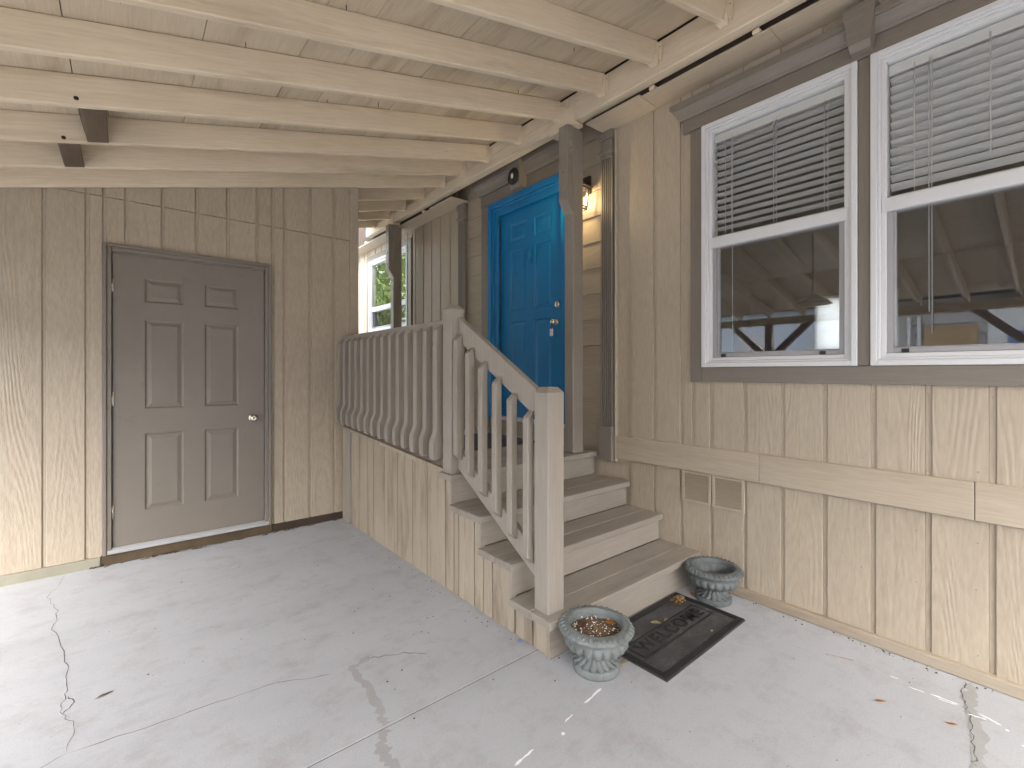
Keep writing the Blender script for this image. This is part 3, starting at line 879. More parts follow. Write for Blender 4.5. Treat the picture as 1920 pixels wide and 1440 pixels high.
# ------------------------------------------------------------------ carport
cp = thing('carport', 'cream lean-to carport roof with sloping rafters on taupe posts', 'carport', (-2.4, 1.0, 0))
ANG = -math.atan(0.25)
rys = [-2.75, -2.4,  -2.12,  -1.70, -1.27, -0.84, -0.42, 0.0, 0.42, 0.84, 1.262, 1.698, 2.112, 2.54, 2.987, 3.438, 3.842, 4.212, 4.643, 5.082, 5.505, 5.93]
bm = bm_new(); box(bm, -4.62, 0.0, -0.038, 0.0, -0.1405, -0.001, 0.004)
# origin of the mesh is the upper beam end; it is turned to the roof's slope
rafter = obj('rafter', bm, M['rafter'], cp, origin=(0, 0, 0))
rafter.rotation_euler = (0, ANG, 0)
bm = bm_new()
for s0, s1 in ((-0.0425, -0.0385), (0.0005, 0.0045)):
    prism(bm, [(-0.045, -0.152), (-0.004, -0.152), (0.0, -0.06), (0.0, -0.02), (-0.018, -0.02), (-0.020, -0.09), (-0.045, -0.12)], 'Y', s0, s1)
box(bm, -0.050, -0.004, -0.0425, 0.0045, -0.1575, -0.1485, 0.001)
prism(bm, [(0.0045, -0.02), (0.0045, -0.11), (0.012, -0.135), (0.022, -0.14), (0.030, -0.128), (0.030, -0.05), (0.024, -0.02)], 'X', -0.0035, -0.0005)
prism(bm, [(-0.0425, -0.02), (-0.0425, -0.11), (-0.050, -0.135), (-0.060, -0.14), (-0.068, -0.128), (-0.068, -0.05), (-0.062, -0.02)], 'X', -0.0035, -0.0005)
for yy, zz in ((0.018, -0.035), (0.018, -0.075), (-0.055, -0.05)):
    lathe(bm, [(0, 0), (0.003, 0), (0.003, -0.002), (0, -0.002)], (-0.0035, yy, zz), 6, 'X', mi=1)
hg = bpy.data.meshes.new('joist_hanger'); bm.to_mesh(hg); bm.free(); hg.materials.append(M['hanger']); hg.materials.append(M['speck'])
ho = bpy.data.objects.new('joist_hanger', hg); COL.objects.link(ho); ho.parent = rafter; ho.rotation_euler = (0, -ANG, 0)
RX = -0.262
rafter.location = Vector((RX, rys[0], 3.3845)) - ORG[cp.name]
for y in rys[1:]:
    dup(rafter, (RX, y, 3.3845))
rafter_name = rafter.name
# roof boards laid across the rafters
edges = [0.0, -0.36, -0.79, -1.22, -1.375, -1.70, -1.93, -2.35, -2.82, -3.3, -3.75, -4.2, -4.65]
ca, sa = math.cos(math.atan(0.25)), math.sin(math.atan(0.25))
def onroof(bm, name, mat, u0, u1, y0, y1, t0, t1, bev=0.001):
    box(bm, u0, u1, y0, y1, t0, t1, bev)
    o = obj(name, bm, mat, cp, origin=(0, 0, 0))
    o.rotation_euler = (0, ANG, 0)
    o.location = Vector((RX, 0, 3.3845)) - ORG[cp.name]
    return o
for a, b in zip(edges, edges[1:]):
    d = random.uniform(0.0, 0.003)
    onroof(bm_new(), 'roof_board', M['roof_board'], b + 0.0018, a - 0.0018, -2.8, 6.1, d, 0.018)
onroof(bm_new(), 'roof_covering', M['roofing'], -4.75, 0.22, -2.85, 6.13, 0.0185, 0.05, 0)
# ledger beam beside the house
bx('beam', M['beam'], cp, -0.258, -0.180, -2.8, 2.43, 3.180, 3.378, 0.005)
bx('beam', M['beam'], cp, -0.260, -0.180, 2.432, 6.24, 3.178, 3.282, 0.005)
bx('beam', M['beam'], cp, -0.256, -0.182, 2.432, 6.24, 3.285, 3.378, 0.004)
bx('beam', M['beam'], cp, -4.66, -4.56, -2.8, 6.1, 2.03, 2.135, 0.005)
# posts on the porch
def post(y, x=-0.245):
    bm = bm_new(); box(bm, x, x + 0.110, y, y + 0.090, 0.717, 3.150, 0.005)
    p = obj('post', bm, M['post'], cp)
    bm = bm_new(); prism(bm, [(x - 0.066, 2.60), (x - 0.0005, 2.50), (x - 0.0005, 3.150), (x - 0.066, 3.150)], 'Y', y - 0.002, y + 0.088, 0.004)
    obj('post_cleat', bm, M['post'], p)
    bm = bm_new(); box(bm, x - 0.050, x - 0.004, y - 0.0055, y - 0.0025, 2.93, 3.15, 0.001)
    for z in (2.975, 3.055): lathe(bm, [(0, 0), (0.014, 0), (0.013, -0.004), (0.008, -0.008), (0, -0.009)], (x - 0.027, y - 0.0055, z), 12, 'Y')
    obj('post_strap', bm, M['post'], p)
    for xx, z in ((x - 0.066, 2.66), (x - 0.066, 2.80), (x - 0.066, 2.93), (x - 0.066, 3.07), (x - 0.0005, 2.47)):
        bm = bm_new(); lathe(bm, [(0, 0), (0.010, 0), (0.009, -0.004), (0.005, -0.007), (0, -0.007)], (xx, y + 0.04, z), 10, 'X')
        obj('bolt', bm, M['post'], p)
    # metal cap that carries the beam
    bm = bm_new()
    prism(bm, [(y - 0.035, 3.170), (y + 0.235, 3.170), (y + 0.255, 3.20), (y + 0.215, 3.215), (y + 0.15, 3.245), (y + 0.13, 3.30), (y + 0.06, 3.32), (y + 0.02, 3.285), (y - 0.01, 3.33), (y - 0.035, 3.32)], 'X', -0.2665, -0.2615, 0.001)
    box(bm, -0.2665, -0.1765, y - 0.035, y + 0.235, 3.1515, 3.1745, 0.002)
    prism(bm, [(y - 0.035, 3.170), (y + 0.235, 3.170), (y + 0.235, 3.25), (y - 0.035, 3.25)], 'X', -0.1775, -0.174)
    obj('post_cap', bm, M['galv'], p)
post(2.387); post(5.405)
def outer_post(y):
    bm = bm_new(); box(bm, -4.66, -4.56, y - 0.05, y + 0.05, -0.03, 2.028, 0.004)
    p = obj('post', bm, M['post'], cp)
    for s in (-1, 1):
        bm = bm_new(); prism(bm, [(y + s * 0.052, 1.50), (y + s * 0.052, 1.62), (y + s * 0.46, 2.028), (y + s * 0.58, 2.028)], 'X', -4.65, -4.57, 0.002)
        obj('knee_brace', bm, M['post'], p)
for y in (2.96, 0.2, -2.7): outer_post(y)
# weathered blocks between rafters
for y0, y1, x in ((2.989, 3.3985, -2.957), (3.440, 3.8025, -3.075)):
    bm = bm_new(); box(bm, -0.045, 0.045, y0, y1, -0.142, -0.02, 0.003)
    o = obj('blocking', bm, M['dark_wood'], cp, origin=(0, 0, 0), label='dark weathered block nailed between two rafters')
    o.rotation_euler = (0, ANG, 0)
    o.location = Vector((x, 0, plane(x) - 0.0005)) - ORG[cp.name]
# black knots and stray nails in the rafters
bm = bm_new()
for x, y, z, r in ((-2.985, 2.9488, 2.590, 0.010), (-3.06, 3.3998, 2.558, 0.010), (-0.72, 3.3998, 3.19, 0.004)):
    lathe(bm, [(0, -0.0005), (r * 0.6, -0.0015), (r, 0.0), (0, 0.0)], (x, y, z), 10, 'Y')
obj('knot', bm, M['black'], cp)
bm = bm_new()
for i in range(46):
    x = random.uniform(-3.2, -0.5); y = random.choice(rys[10:17]) - random.uniform(0.06, 0.36)
    z = plane(x) - 0.001
    tube(bm, [(x, y, z + 0.005), (x + random.uniform(-.008, .008), y + random.uniform(-.01, .01), z - random.uniform(0.006, 0.022))], 0.0018, 4)
o = obj('roofing_nail', bm, M['speck'], cp); o['kind'] = 'stuff'

# ------------------------------------------------------------------ porch with steps
porch = thing('porch', 'taupe painted wooden porch with four steps and a grooved beige skirt', 'porch', (-0.66, 3.0, 0))
XP = -1.335
def board(name, mat, x0, x1, y0, y1, z0, z1, bev=0.004): return bx(name, mat, porch, x0, x1, y0, y1, z0, z1, bev)
# (front edge y, top z) of each tread, then risers and boards
steps = [(1.512, 0.190), (1.785, 0.366), (2.052, 0.538), (2.350, 0.715)]
for i, (yf, z) in enumerate(steps):
    zb = z - 0.038
    back = steps[i + 1][0] + 0.028 if i < 3 else None
    if i < 3:
        mid = yf + 0.142
        board('tread_board', M['tread'], XP, -0.004, yf, mid - 0.002, zb, z)
        board('tread_board', M['tread'], XP, -0.004, mid + 0.001, back, zb, z - 0.0005)
    z_low = steps[i - 1][1] if i else 0.001
    board('riser', M['riser'], XP + 0.022, -0.012, yf + 0.030, yf + 0.049, z_low + 0.001, zb - 0.001, 0.002)
y = 2.350
nb = 0
while y < 5.9:
    x0 = -1.335 if y < 2.4 else (-1.248 if y < 4.05 else -1.14)
    y1 = min(y + 0.139, 4.226) if y < 4.2 and y + 0.139 > 4.1 else y + 0.139
    board('deck_board', M['tread'], x0, -0.003, y, y1, 0.677, 0.715 - (0.0007 if nb % 2 else 0))
    y = y1 + 0.004; nb += 1
# skirt boards, stepped under the treads
sk = [1.545, 1.680, 1.813, 2.001, 2.170, 2.330, 2.479, 2.703, 2.902, 3.139, 3.360, 3.560, 3.672, 3.852, 4.03]
def topz(y):
    for (yf, z) in reversed(steps):
        if y > yf + 0.02: return z - 0.040
    return 0.15
for a, b in zip(sk, sk[1:]):
    cuts = [a] + [yf + 0.031 for yf, z in steps if a < yf + 0.031 < b] + [b]
    for c, d in zip(cuts, cuts[1:]):
        if d - c < 0.008: continue
        zt = topz((c + d) / 2)
        if c >= 2.47: zt = 0.707 + 0.0655 * ((c + d) / 2 - 2.492) - 0.006
        elif c >= 2.36: zt = 0.674
        cc = min(0.012, (d - c) * 0.3)
        xo = -1.296
        pts = [(xo + 0.016, c), (xo + 0.001, c), (xo, c + 0.0015), (xo, d - cc), (xo + 0.007, d - cc + 0.002), (xo + 0.007, d - 0.005), (xo + 0.016, d - 0.005)]
        bm = bm_new(); prism(bm, pts, 'Z', 0.002, zt)
        obj('skirt_board', bm, M['porch_skirt'], porch)
bx('skirt_trim', M['riser'], porch, -1.312, -1.278, 4.032, 4.13, 0.002, 0.815, 0.004)
bx('skirt_trim', M['porch_skirt'], porch, -1.300, -1.278, 4.131, 4.222, 0.002, 0.82, 0.003)
# sloping rim and cap boards under the balusters
bm = bm_new(); prism(bm, [(2.475, 0.730), (4.222, 0.842), (4.222, 0.896), (2.475, 0.800)], 'X', -1.2855, -1.250, 0.003)
obj('rim_board', bm, M['rim'], porch)
bm = bm_new(); prism(bm, [(2.492, 0.700), (4.222, 0.814), (4.222, 0.841), (2.492, 0.730)], 'X', -1.303, -1.262, 0.002)
obj('rim_trim', bm, M['porch_skirt'], porch)

# ------------------------------------------------------------------ railings
dr = thing('deck_railing', 'greige porch railing with a level top rail and flared square balusters', 'railing', (-1.29, 3.3, 0.715))
bm = bm_new(); box(bm, -1.286, -1.246, 2.455, 4.232, 1.512, 1.650, 0.004)
obj('top_rail', bm, M['rail'], dr)
bm = bm_new(); box(bm, -1.282, -1.225, 2.478, 4.232, 1.506, 1.5115, 0.001); obj('rail_cleat', bm, M['rim'], dr)
def newel(parent, x0, x1, y0, y1, z0, z1, name='newel_post'):
    bm = bm_new()
    c = 0.026
    lv = [(0, z0), (0, z1 - c), (c * 0.85, z1)]
    rows = []
    for (e, z) in lv:
        rows.append([bm.verts.new(p) for p in ((x0 + e, y0 + e, z), (x1 - e, y0 + e, z), (x1 - e, y1 - e, z), (x0 + e, y1 - e, z))])
    for A_, B_ in zip(rows, rows[1:]):
        for i in range(4): bm.faces.new((A_[i], A_[(i + 1) % 4], B_[(i + 1) % 4], B_[i]))
    bm.faces.new(rows[0][::-1]); bm.faces.new(rows[-1])
    bmesh.ops.recalc_face_normals(bm, faces=bm.faces)
    es = [e for e in bm.edges if abs(e.verts[0].co.z - e.verts[1].co.z) > 0.3]
    bmesh.ops.bevel(bm, geom=es, offset=0.006, segments=2, affect='EDGES', profile=0.5)
    return obj(name, bm, M['rail'], parent)
newel(dr, -1.318, -1.222, 2.372, 2.468, 0.716, 1.726)
for i in range(14):
    yy = 2.516 + 0.1300 * i
    zb = 0.786 + 0.0073 * i
    prof = [(-1.334, 1.584), (-1.2865, 1.622), (-1.2865, zb), (-1.354, zb - 0.004), (-1.361, zb + 0.03), (-1.361, zb + 0.10), (-1.355, zb + 0.122), (-1.341, zb + 0.150), (-1.334, zb + 0.176)]
    bm = bm_new(); prism(bm, prof, 'Y', yy, yy + 0.047, 0.003)
    obj('baluster', bm, M['rail'], dr)
stl = thing('stair_railing', 'greige stair handrail sloping down to a chamfered bottom newel', 'railing', (-1.27, 1.95, 0.2))
newel(stl, -1.296, -1.188, 1.568, 1.664, 0.191, 1.252)
def rake(name, ya, yb, za, sl_, h, x0, x1):
    bm = bm_new(); z = lambda y_: za + sl_ * (y_ - ya)
    prism(bm, [(ya, z(ya)), (yb, z(yb)), (yb, z(yb) + h), (ya, z(ya) + h)], 'X', x0, x1, 0.004)
    return obj(name, bm, M['rail'], stl)
rake('hand_rail', 1.665, 2.371, 1.092, 0.597, 0.140, -1.269, -1.229)
rake('bottom_rail', 1.665, 2.371, 0.306, 0.617, 0.125, -1.269, -1.235)
bm = bm_new(); prism(bm, [(-1.312, 0.036), (-1.2705, 0.0), (-1.2705, 0.752), (-1.312, 0.716)], 'Y', 0, 0.040, 0.004)
sb = obj('baluster', bm, M['rail'], stl, origin=(0, 0, 0))
sb_z = lambda y_: 1.135 - 0.752 + (y_ - 1.69) * 0.655
for i in range(6):
    yy = 1.692 + 0.1262 * i
    loc = Vector((0, yy, sb_z(yy)))
    if i == 0:
        sb.location = loc - ORG[stl.name]; ORG[sb.name] = loc
    else: dup(sb, loc)

# ------------------------------------------------------------------ window blinds (hang inside the two big windows)
def blind(Y0, Y1, z1, z0, label, pitch, tilt, cords):
    b = thing('window_blind', label, 'blind', (0.055, (Y0 + Y1) / 2, z0), 'white slatted blinds behind the upper panes')
    bx('headrail', M['blind'], b, 0.028, 0.080, Y0, Y1, z1 - 0.05, z1, 0.003)
    bm = bm_new(); w = 0.050
    prism(bm, [(-w / 2, -0.0012), (0, 0.0018), (w / 2, -0.0012), (w / 2, 0.0008), (0, 0.0040), (-w / 2, 0.0008)], 'Y', Y0 + 0.004, Y1 - 0.004)
    s = obj('slat', bm, M['blind'], b, origin=(0, 0, 0))
    s.rotation_euler = (0, R(tilt), 0)
    z = z1 - 0.075; first = True
    while z > z0 + 0.015:
        loc = Vector((0.053, 0, z))
        if first: s.location = loc - ORG[b.name]; ORG[s.name] = loc; first = False
        else: dup(s, loc)
        z -= pitch
    bx('bottom_rail', M['blind'], b, 0.030, 0.076, Y0 + 0.004, Y1 - 0.004, z0 - 0.012, z0 + 0.006, 0.003)
    for t, ex, zl in cords:
        yy = Y1 - t * (Y1 - Y0)
        bm = bm_new()
        tube(bm, [(0.026 - ex, yy, z1 - 0.03), (0.0255 - ex, yy + 0.001, (z1 + zl) / 2), (0.026 - ex, yy, zl)], 0.0018, 5)
        obj('cord', bm, M['blind'], b)
blind(0.752, 1.444, 2.800, 2.165, 'white slatted blind behind the left window, slats half open with gaps showing the dark room', 0.0425, 9,
      ((0.10, 0, 2.17), (0.155, 0, 2.17), (0.165, 0.004, 1.45), (0.50, 0, 2.17), (0.52, 0, 2.17), (0.86, 0, 2.17), (0.885, 0, 2.17)))
blind(-0.113, 0.581, 2.800, 2.165, 'white slatted blind behind the right window, its slats turned nearly shut', 0.0425, 26,
      ((0.14, 0, 2.17), (0.215, 0.004, 1.6), (0.23, 0.004, 1.5), (0.50, 0.004, 2.25), (0.86, 0, 2.17)))

# ------------------------------------------------------------------ wall lantern beside the front door
lx, ly = -0.105, 2.475
wlant = thing('wall_lantern', 'lit bronze wall lantern glowing yellow behind the porch post', 'lamp', (0, ly, 2.60))
bm = bm_new(); box(bm, -0.016, 0.004, ly - 0.05, ly + 0.05, 2.72, 2.86, 0.003); obj('back_plate', bm, M['bronze'], wlant)
bm = bm_new()
tube(bm, [(-0.016, ly, 2.80), (-0.06, ly, 2.835), (lx, ly, 2.835), (lx, ly, 2.80)], 0.009, 8); tube(bm, [(lx, ly, 2.80), (lx, ly, 2.90)], 0.005, 6)
obj('arm', bm, M['bronze'], wlant)
bm = bm_new()
rows = []
for (hw, z) in ((0.085, 2.752), (0.088, 2.758), (0.03, 2.80), (0.02, 2.812)):
    rows.append([bm.verts.new((lx + a * hw, ly + b * hw, z)) for a, b in ((-1, -1), (1, -1), (1, 1), (-1, 1))])
for A_, B_ in zip(rows, rows[1:]):
    for i in range(4): bm.faces.new((A_[i], A_[(i + 1) % 4], B_[(i + 1) % 4], B_[i]))
bm.faces.new(rows[0][::-1]); bm.faces.new(rows[-1])
obj('lantern_roof', bm, M['bronze'], wlant)
bm = bm_new()
ht, hb, zt, zb_ = 0.062, 0.052, 2.751, 2.585
for a, b in ((-1, -1), (1, -1), (1, 1), (-1, 1)):
    tube(bm, [(lx + a * ht, ly + b * ht, zt), (lx + a * hb, ly + b * hb, zb_)], 0.0045, 4)
for i, (hh, z) in enumerate(((ht, zt - 0.004), (hb, zb_), (hb + 0.003, zb_ + 0.02))):
    q = [(lx - hh, ly - hh, z), (lx + hh, ly - hh, z), (lx + hh, ly + hh, z), (lx - hh, ly + hh, z)]
    for j in range(4): tube(bm, [q[j], q[(j + 1) % 4]], 0.0055, 4)
obj('lantern_frame', bm, M['bronze'], wlant)
bm = bm_new()
for a, b in (((-1, -1), (1, -1)), ((1, -1), (1, 1)), ((1, 1), (-1, 1)), ((-1, 1), (-1, -1))):
    f = [bm.verts.new((lx + a[0] * (ht - .004), ly + a[1] * (ht - .004), zt - .006)), bm.verts.new((lx + b[0] * (ht - .004), ly + b[1] * (ht - .004), zt - .006)),
         bm.verts.new((lx + b[0] * (hb - .003), ly + b[1] * (hb - .003), zb_ + .004)), bm.verts.new((lx + a[0] * (hb - .003), ly + a[1] * (hb - .003), zb_ + .004))]
    bm.faces.new(f)
obj('lantern_glass', bm, M['lamp_glass'], wlant)
bm = bm_new(); lathe(bm, [(0, 2.645), (0.012, 2.65), (0.021, 2.672), (0.018, 2.695), (0.010, 2.72), (0.010, 2.745), (0, 2.745)], (lx, ly, 0), 16)
obj('bulb', bm, M['bulb'], wlant)
pl = bpy.data.lights.new('lantern_light', 'POINT'); pl.energy = 0.9; pl.color = (1.0, 0.72, 0.34); pl.shadow_soft_size = 0.022
po = bpy.data.objects.new('lantern_light', pl); COL.objects.link(po); po.parent = wlant; po.location = Vector((lx - 0.03, ly, 2.66)) - ORG[wlant.name]

# round black plaque over the front door
bm = bm_new(); lathe(bm, [(0, 0), (0.074, 0), (0.074, -0.008), (0.066, -0.012), (0.040, -0.012), (0.036, -0.016), (0, -0.016)], (-0.117, 3.235, 3.085), 40, 'X')
plq = tag(obj('house_plaque', bm, M['black'], None), 'round black plaque with a pale oval in its middle above the blue door', 'plaque')
bm = bm_new(); lathe(bm, [(0, 0), (0.019, 0), (0.017, -0.004), (0, -0.006)], (-0.1333, 3.235, 3.087), 24, 'X')
for v in bm.verts: v.co.y = 3.235 + (v.co.y - 3.235) * 0.8; v.co.z = 3.087 + (v.co.z - 3.087) * 1.35
obj('plaque_oval', bm, M['vinyl'], plq)
bm = bm_new()
for z in (3.138, 3.032): lathe(bm, [(0, 0), (0.004, 0), (0.003, -0.003), (0, -0.003)], (-0.129, 3.235, z), 8, 'X')
obj('plaque_screw', bm, M['steel'], plq)

# key and tag hanging from the front door knob
kt = thing('key_tag', 'keys with a white tag hanging from the blue door knob', 'keys', (-0.03, 2.836, 1.64))
bm = bm_new(); tube(bm, [(-0.028, 2.836, 1.752), (-0.034, 2.834, 1.735), (-0.032, 2.834, 1.70)], 0.0035, 5); box(bm, -0.034, -0.031, 2.826, 2.842, 1.690, 1.715, 0.0005); obj('key', bm, M['bronze'], kt)
bm = bm_new(); box(bm, -0.036, -0.029, 2.818, 2.854, 1.630, 1.690, 0.002); obj('tag', bm, M['vinyl'], kt)

# ------------------------------------------------------------------ urn planters
def urn(name, label, c, mat, s=1.0, rot=0.0):
    u = thing(name, label, 'urn planter', c, 'concrete urns at the foot of the steps')
    cx, cy, cz = c
    nf = 20
    def flute(r, z, a): return r * (1 + 0.030 * abs(math.sin(a * nf / 2 + rot)) ** 0.7)
    bm = bm_new(); lathe(bm, [(0.0, 0), (0.098 * s, 0), (0.100 * s, 0.006), (0.099 * s, 0.026 * s), (0.092 * s, 0.034 * s), (0.086 * s, 0.036 * s), (0, 0.036 * s)], c, 64)
    obj('base', bm, mat, u)
    def fl2(r, z, a): return r * (1 + 0.24 * abs(math.sin(a * 8 + rot)) ** 0.7)
    bm = bm_new(); lathe(bm, [(0, 0.0362 * s), (0.083 * s, 0.0362 * s), (0.068 * s, 0.043 * s), (0.050 * s, 0.056 * s), (0.042 * s, 0.074 * s), (0.044 * s, 0.084 * s), (0, 0.084 * s)], c, 160, rfun=fl2)
    obj('stem', bm, mat, u)
    def fl3(r, z, a):
        t = max(0.0, min(1.0, (z / s - 0.084) / 0.062)); k = math.sin(math.pi * t) ** 0.5 if 0 < t < 1 and r > 0.055 * s else 0
        return r * (1 + 0.17 * k * (abs(math.sin(a * nf / 2 + rot)) ** 0.45 - 0.65))
    bm = bm_new()
    lathe(bm, [(0, 0.0842 * s), (0.045 * s, 0.0845 * s), (0.075 * s, 0.088 * s), (0.092 * s, 0.092 * s), (0.108 * s, 0.098 * s), (0.120 * s, 0.105 * s), (0.130 * s, 0.116 * s), (0.135 * s, 0.128 * s), (0.136 * s, 0.142 * s), (0.132 * s, 0.150 * s), (0.133 * s, 0.156 * s),
               (0.136 * s, 0.168 * s), (0.128 * s, 0.176 * s), (0.116 * s, 0.176 * s), (0.113 * s, 0.150 * s), (0.098 * s, 0.118 * s), (0.0, 0.112 * s)], c, 240, rfun=fl3)
    obj('bowl', bm, mat, u)
    def fl4(r, z, a):
        if r < 0.130 * s: return r
        return r * (1 + 0.040 * (abs(math.sin(a * 18 + rot)) ** 0.5 - 0.6))
    bm = bm_new()
    lathe(bm, [(0.128 * s, 0.1765 * s), (0.145 * s, 0.171 * s), (0.158 * s, 0.174 * s), (0.163 * s, 0.182 * s), (0.158 * s, 0.191 * s), (0.142 * s, 0.199 * s), (0.132 * s, 0.2005 * s), (0.122 * s, 0.203 * s), (0.115 * s, 0.199 * s), (0.1145 * s, 0.1765 * s)], c, 216, rfun=fl4, caps=False)
    # egg and dart: small raised ovals pressed into the rim
    for i in range(36):
        a = 2 * math.pi * i / 36
        p0 = Vector((cx + 0.139 * s * math.cos(a), cy + 0.139 * s * math.sin(a), cz + 0.2005 * s)); p1 = Vector((cx + 0.157 * s * math.cos(a), cy + 0.157 * s * math.sin(a), cz + 0.1905 * s))
        tube(bm, [p0, p0.lerp(p1, 0.35) + Vector((0, 0, 0.0015)), p0.lerp(p1, 0.75) + Vector((0, 0, 0.0015)), p1], [0.0025 * s, 0.0055 * s, 0.0058 * s, 0.003 * s], 6)
    obj('rim', bm, mat, u)
    return u
urn('urn', 'pale grey-green fluted urn filled with potting soil beside the bottom newel post', (-1.185, 1.375, 0.0), M['urn_a'], 1.02, 0.3)
urn('urn', 'darker green fluted urn without plants, between the doormat and the house wall', (-0.172, 1.350, 0.0), M['urn_b'], 0.98, 0.9)
bm = bm_new()
lathe(bm, [(0.1125, 0.164), (0.10, 0.168), (0.06, 0.174), (0.0, 0.176)], (-1.185, 1.375, 0), 40, caps=False)
for v in bm.verts: v.co += Vector((0, 0, random.uniform(-0.005, 0.006)))
for i in range(260):
    a = random.uniform(0, 6.28); r = 0.105 * math.sqrt(random.random())
    x, y_, z = -1.185 + r * math.cos(a), 1.375 + r * math.sin(a), 0.172 + random.uniform(-0.002, 0.006)
    q = random.uniform(0.001, 0.0026)
    box(bm, x - q, x + q, y_ - q, y_ + q, z, z + q * 1.5, 0, mi=1 if random.random() < 0.38 else 0)
so_ = obj('potting_soil', bm, [M['soil'], M['perlite']], None); so_['kind'] = 'stuff'; tag(so_, 'dark potting soil flecked with white perlite in the near urn', 'soil')
bm = bm_new()
lathe(bm, [(0.096, 0.122), (0.05, 0.124), (0.0, 0.126)], (-0.172, 1.350, 0), 32, caps=False)
for v in bm.verts: v.co += Vector((0, 0, random.uniform(-0.002, 0.004)))
so2 = obj('potting_soil', bm, M['soil'], None); so2['kind'] = 'stuff'; tag(so2, 'thin layer of dark soil at the bottom of the urn by the wall', 'soil')

# ------------------------------------------------------------------ doormats
mat_c = Vector((-0.655, 1.322, 0.0)); mrot = R(0.8)
dm = thing('doormat', 'black rubber doormat lettered WELCOME on the concrete before the steps', 'doormat', mat_c)
dm.rotation_euler = (0, 0, mrot)
def mpart(name, bm, mat=None):
    me = bpy.data.meshes.new(name); bm.to_mesh(me); bm.free(); me.materials.append(mat or M['rubber'])
    o = bpy.data.objects.new(name, me); COL.objects.link(o); o.parent = dm; return o
HW, HD = 0.380, 0.203
bm = bm_new(); box(bm, -HW, HW, -HD, HD, 0.001, 0.007, 0.003); mpart('mat_base', bm)
bm = bm_new()
for (x0, x1, y0, y1) in ((-HW + .003, HW - .003, -HD + .003, -HD + .034), (-HW + .003, HW - .003, HD - .034, HD - .003), (-HW + .003, -HW + .034, -HD + .035, HD - .035), (HW - .034, HW - .003, -HD + .035, HD - .035)):
    box(bm, x0, x1, y0, y1, 0.007, 0.0125, 0.003)
mpart('mat_border', bm, M['rubber_dark'])
bm = bm_new()
for (x0, x1, y0, y1) in ((-0.315, 0.315, -0.060, -0.054), (-0.315, 0.315, 0.054, 0.060), (-0.315, -0.309, -0.054, 0.054), (0.309, 0.315, -0.054, 0.054)): box(bm, x0, x1, y0, y1, 0.007, 0.0115, 0.001)
mpart('letter_panel', bm, M['rubber_dark'])
bm = bm_new()
def nub(x, y_, w=0.0032, h=0.0042):
    b = [bm.verts.new((x + a * w, y_ + c * w, 0.0068)) for a, c in ((-1, -1), (1, -1), (1, 1), (-1, 1))]
    t = bm.verts.new((x, y_, 0.0068 + h))
    for i in range(4): bm.faces.new((b[i], b[(i + 1) % 4], t))
x = -HW + 0.040
while x < HW - 0.036:
    yy = -HD + 0.040
    while yy < HD - 0.036:
        if not (abs(yy) < 0.065 and abs(x) < 0.322): nub(x, yy)
        yy += 0.0095
    x += 0.0095
o = mpart('rubber_nub', bm); o['kind'] = 'stuff'
cu = bpy.data.curves.new('mat_letters', 'FONT'); cu.body = 'WELCOME'; cu.size = 0.100; cu.extrude = 0.0022; cu.align_x = 'CENTER'; cu.align_y = 'CENTER'; cu.space_character = 1.18; cu.bevel_depth = 0.0006; cu.offset = 0.0012
tmp = bpy.data.objects.new('mat_letters_curve', cu); COL.objects.link(tmp)
dg = bpy.context.evaluated_depsgraph_get()
me = bpy.data.meshes.new_from_object(tmp.evaluated_get(dg)); bpy.data.objects.remove(tmp)
me.materials.clear(); me.materials.append(M['rubber_dark'])
wds = [v.co.x for v in me.vertices]; kx = 0.565 / (max(wds) - min(wds)); cxm = (max(wds) + min(wds)) / 2
for v in me.vertices: v.co.x = (v.co.x - cxm) * kx; v.co.z += 0.0095
lo_ = bpy.data.objects.new('mat_letters', me); COL.objects.link(lo_); lo_.parent = dm

bm = bm_new()
for i in range(90):
    a = random.uniform(0, 6.28); rr = 0.05 * math.sqrt(random.random())
    x, y_ = -0.365 + rr * 1.3 * math.cos(a), 1.462 + rr * 0.7 * math.sin(a)
    q = random.uniform(0.002, 0.006)
    tube(bm, [(x, y_, 0.012), (x + random.uniform(-.012, .012), y_ + random.uniform(-.012, .012), 0.014 + random.uniform(0, 0.006))], q * 0.4, 4, mi=random.choice((0, 0, 1)))
o = obj('leaf_crumbs', bm, [M['leaf_brown'], M['leaf_tan']], None); o['kind'] = 'stuff'; tag(o, 'heap of brown leaf crumbs on the far right corner of the doormat', 'litter')
dm2 = thing('doormat', 'ribbed black mat on the porch boards under the front door sill', 'doormat', (-0.45, 3.35, 0.716))
bm = bm_new(); box(bm, -0.80, -0.05, 2.98, 3.72, 0.7165, 0.724, 0.003)
obj('mat_base', bm, M['rubber'], dm2)
bm = bm_new()
yy = 2.99
while yy < 3.70:
    box(bm, -0.78, -0.07, yy, yy + 0.010, 0.7241, 0.731, 0.0015); yy += 0.022
o = obj('mat_rib', bm, M['rubber'], dm2); o['kind'] = 'stuff'

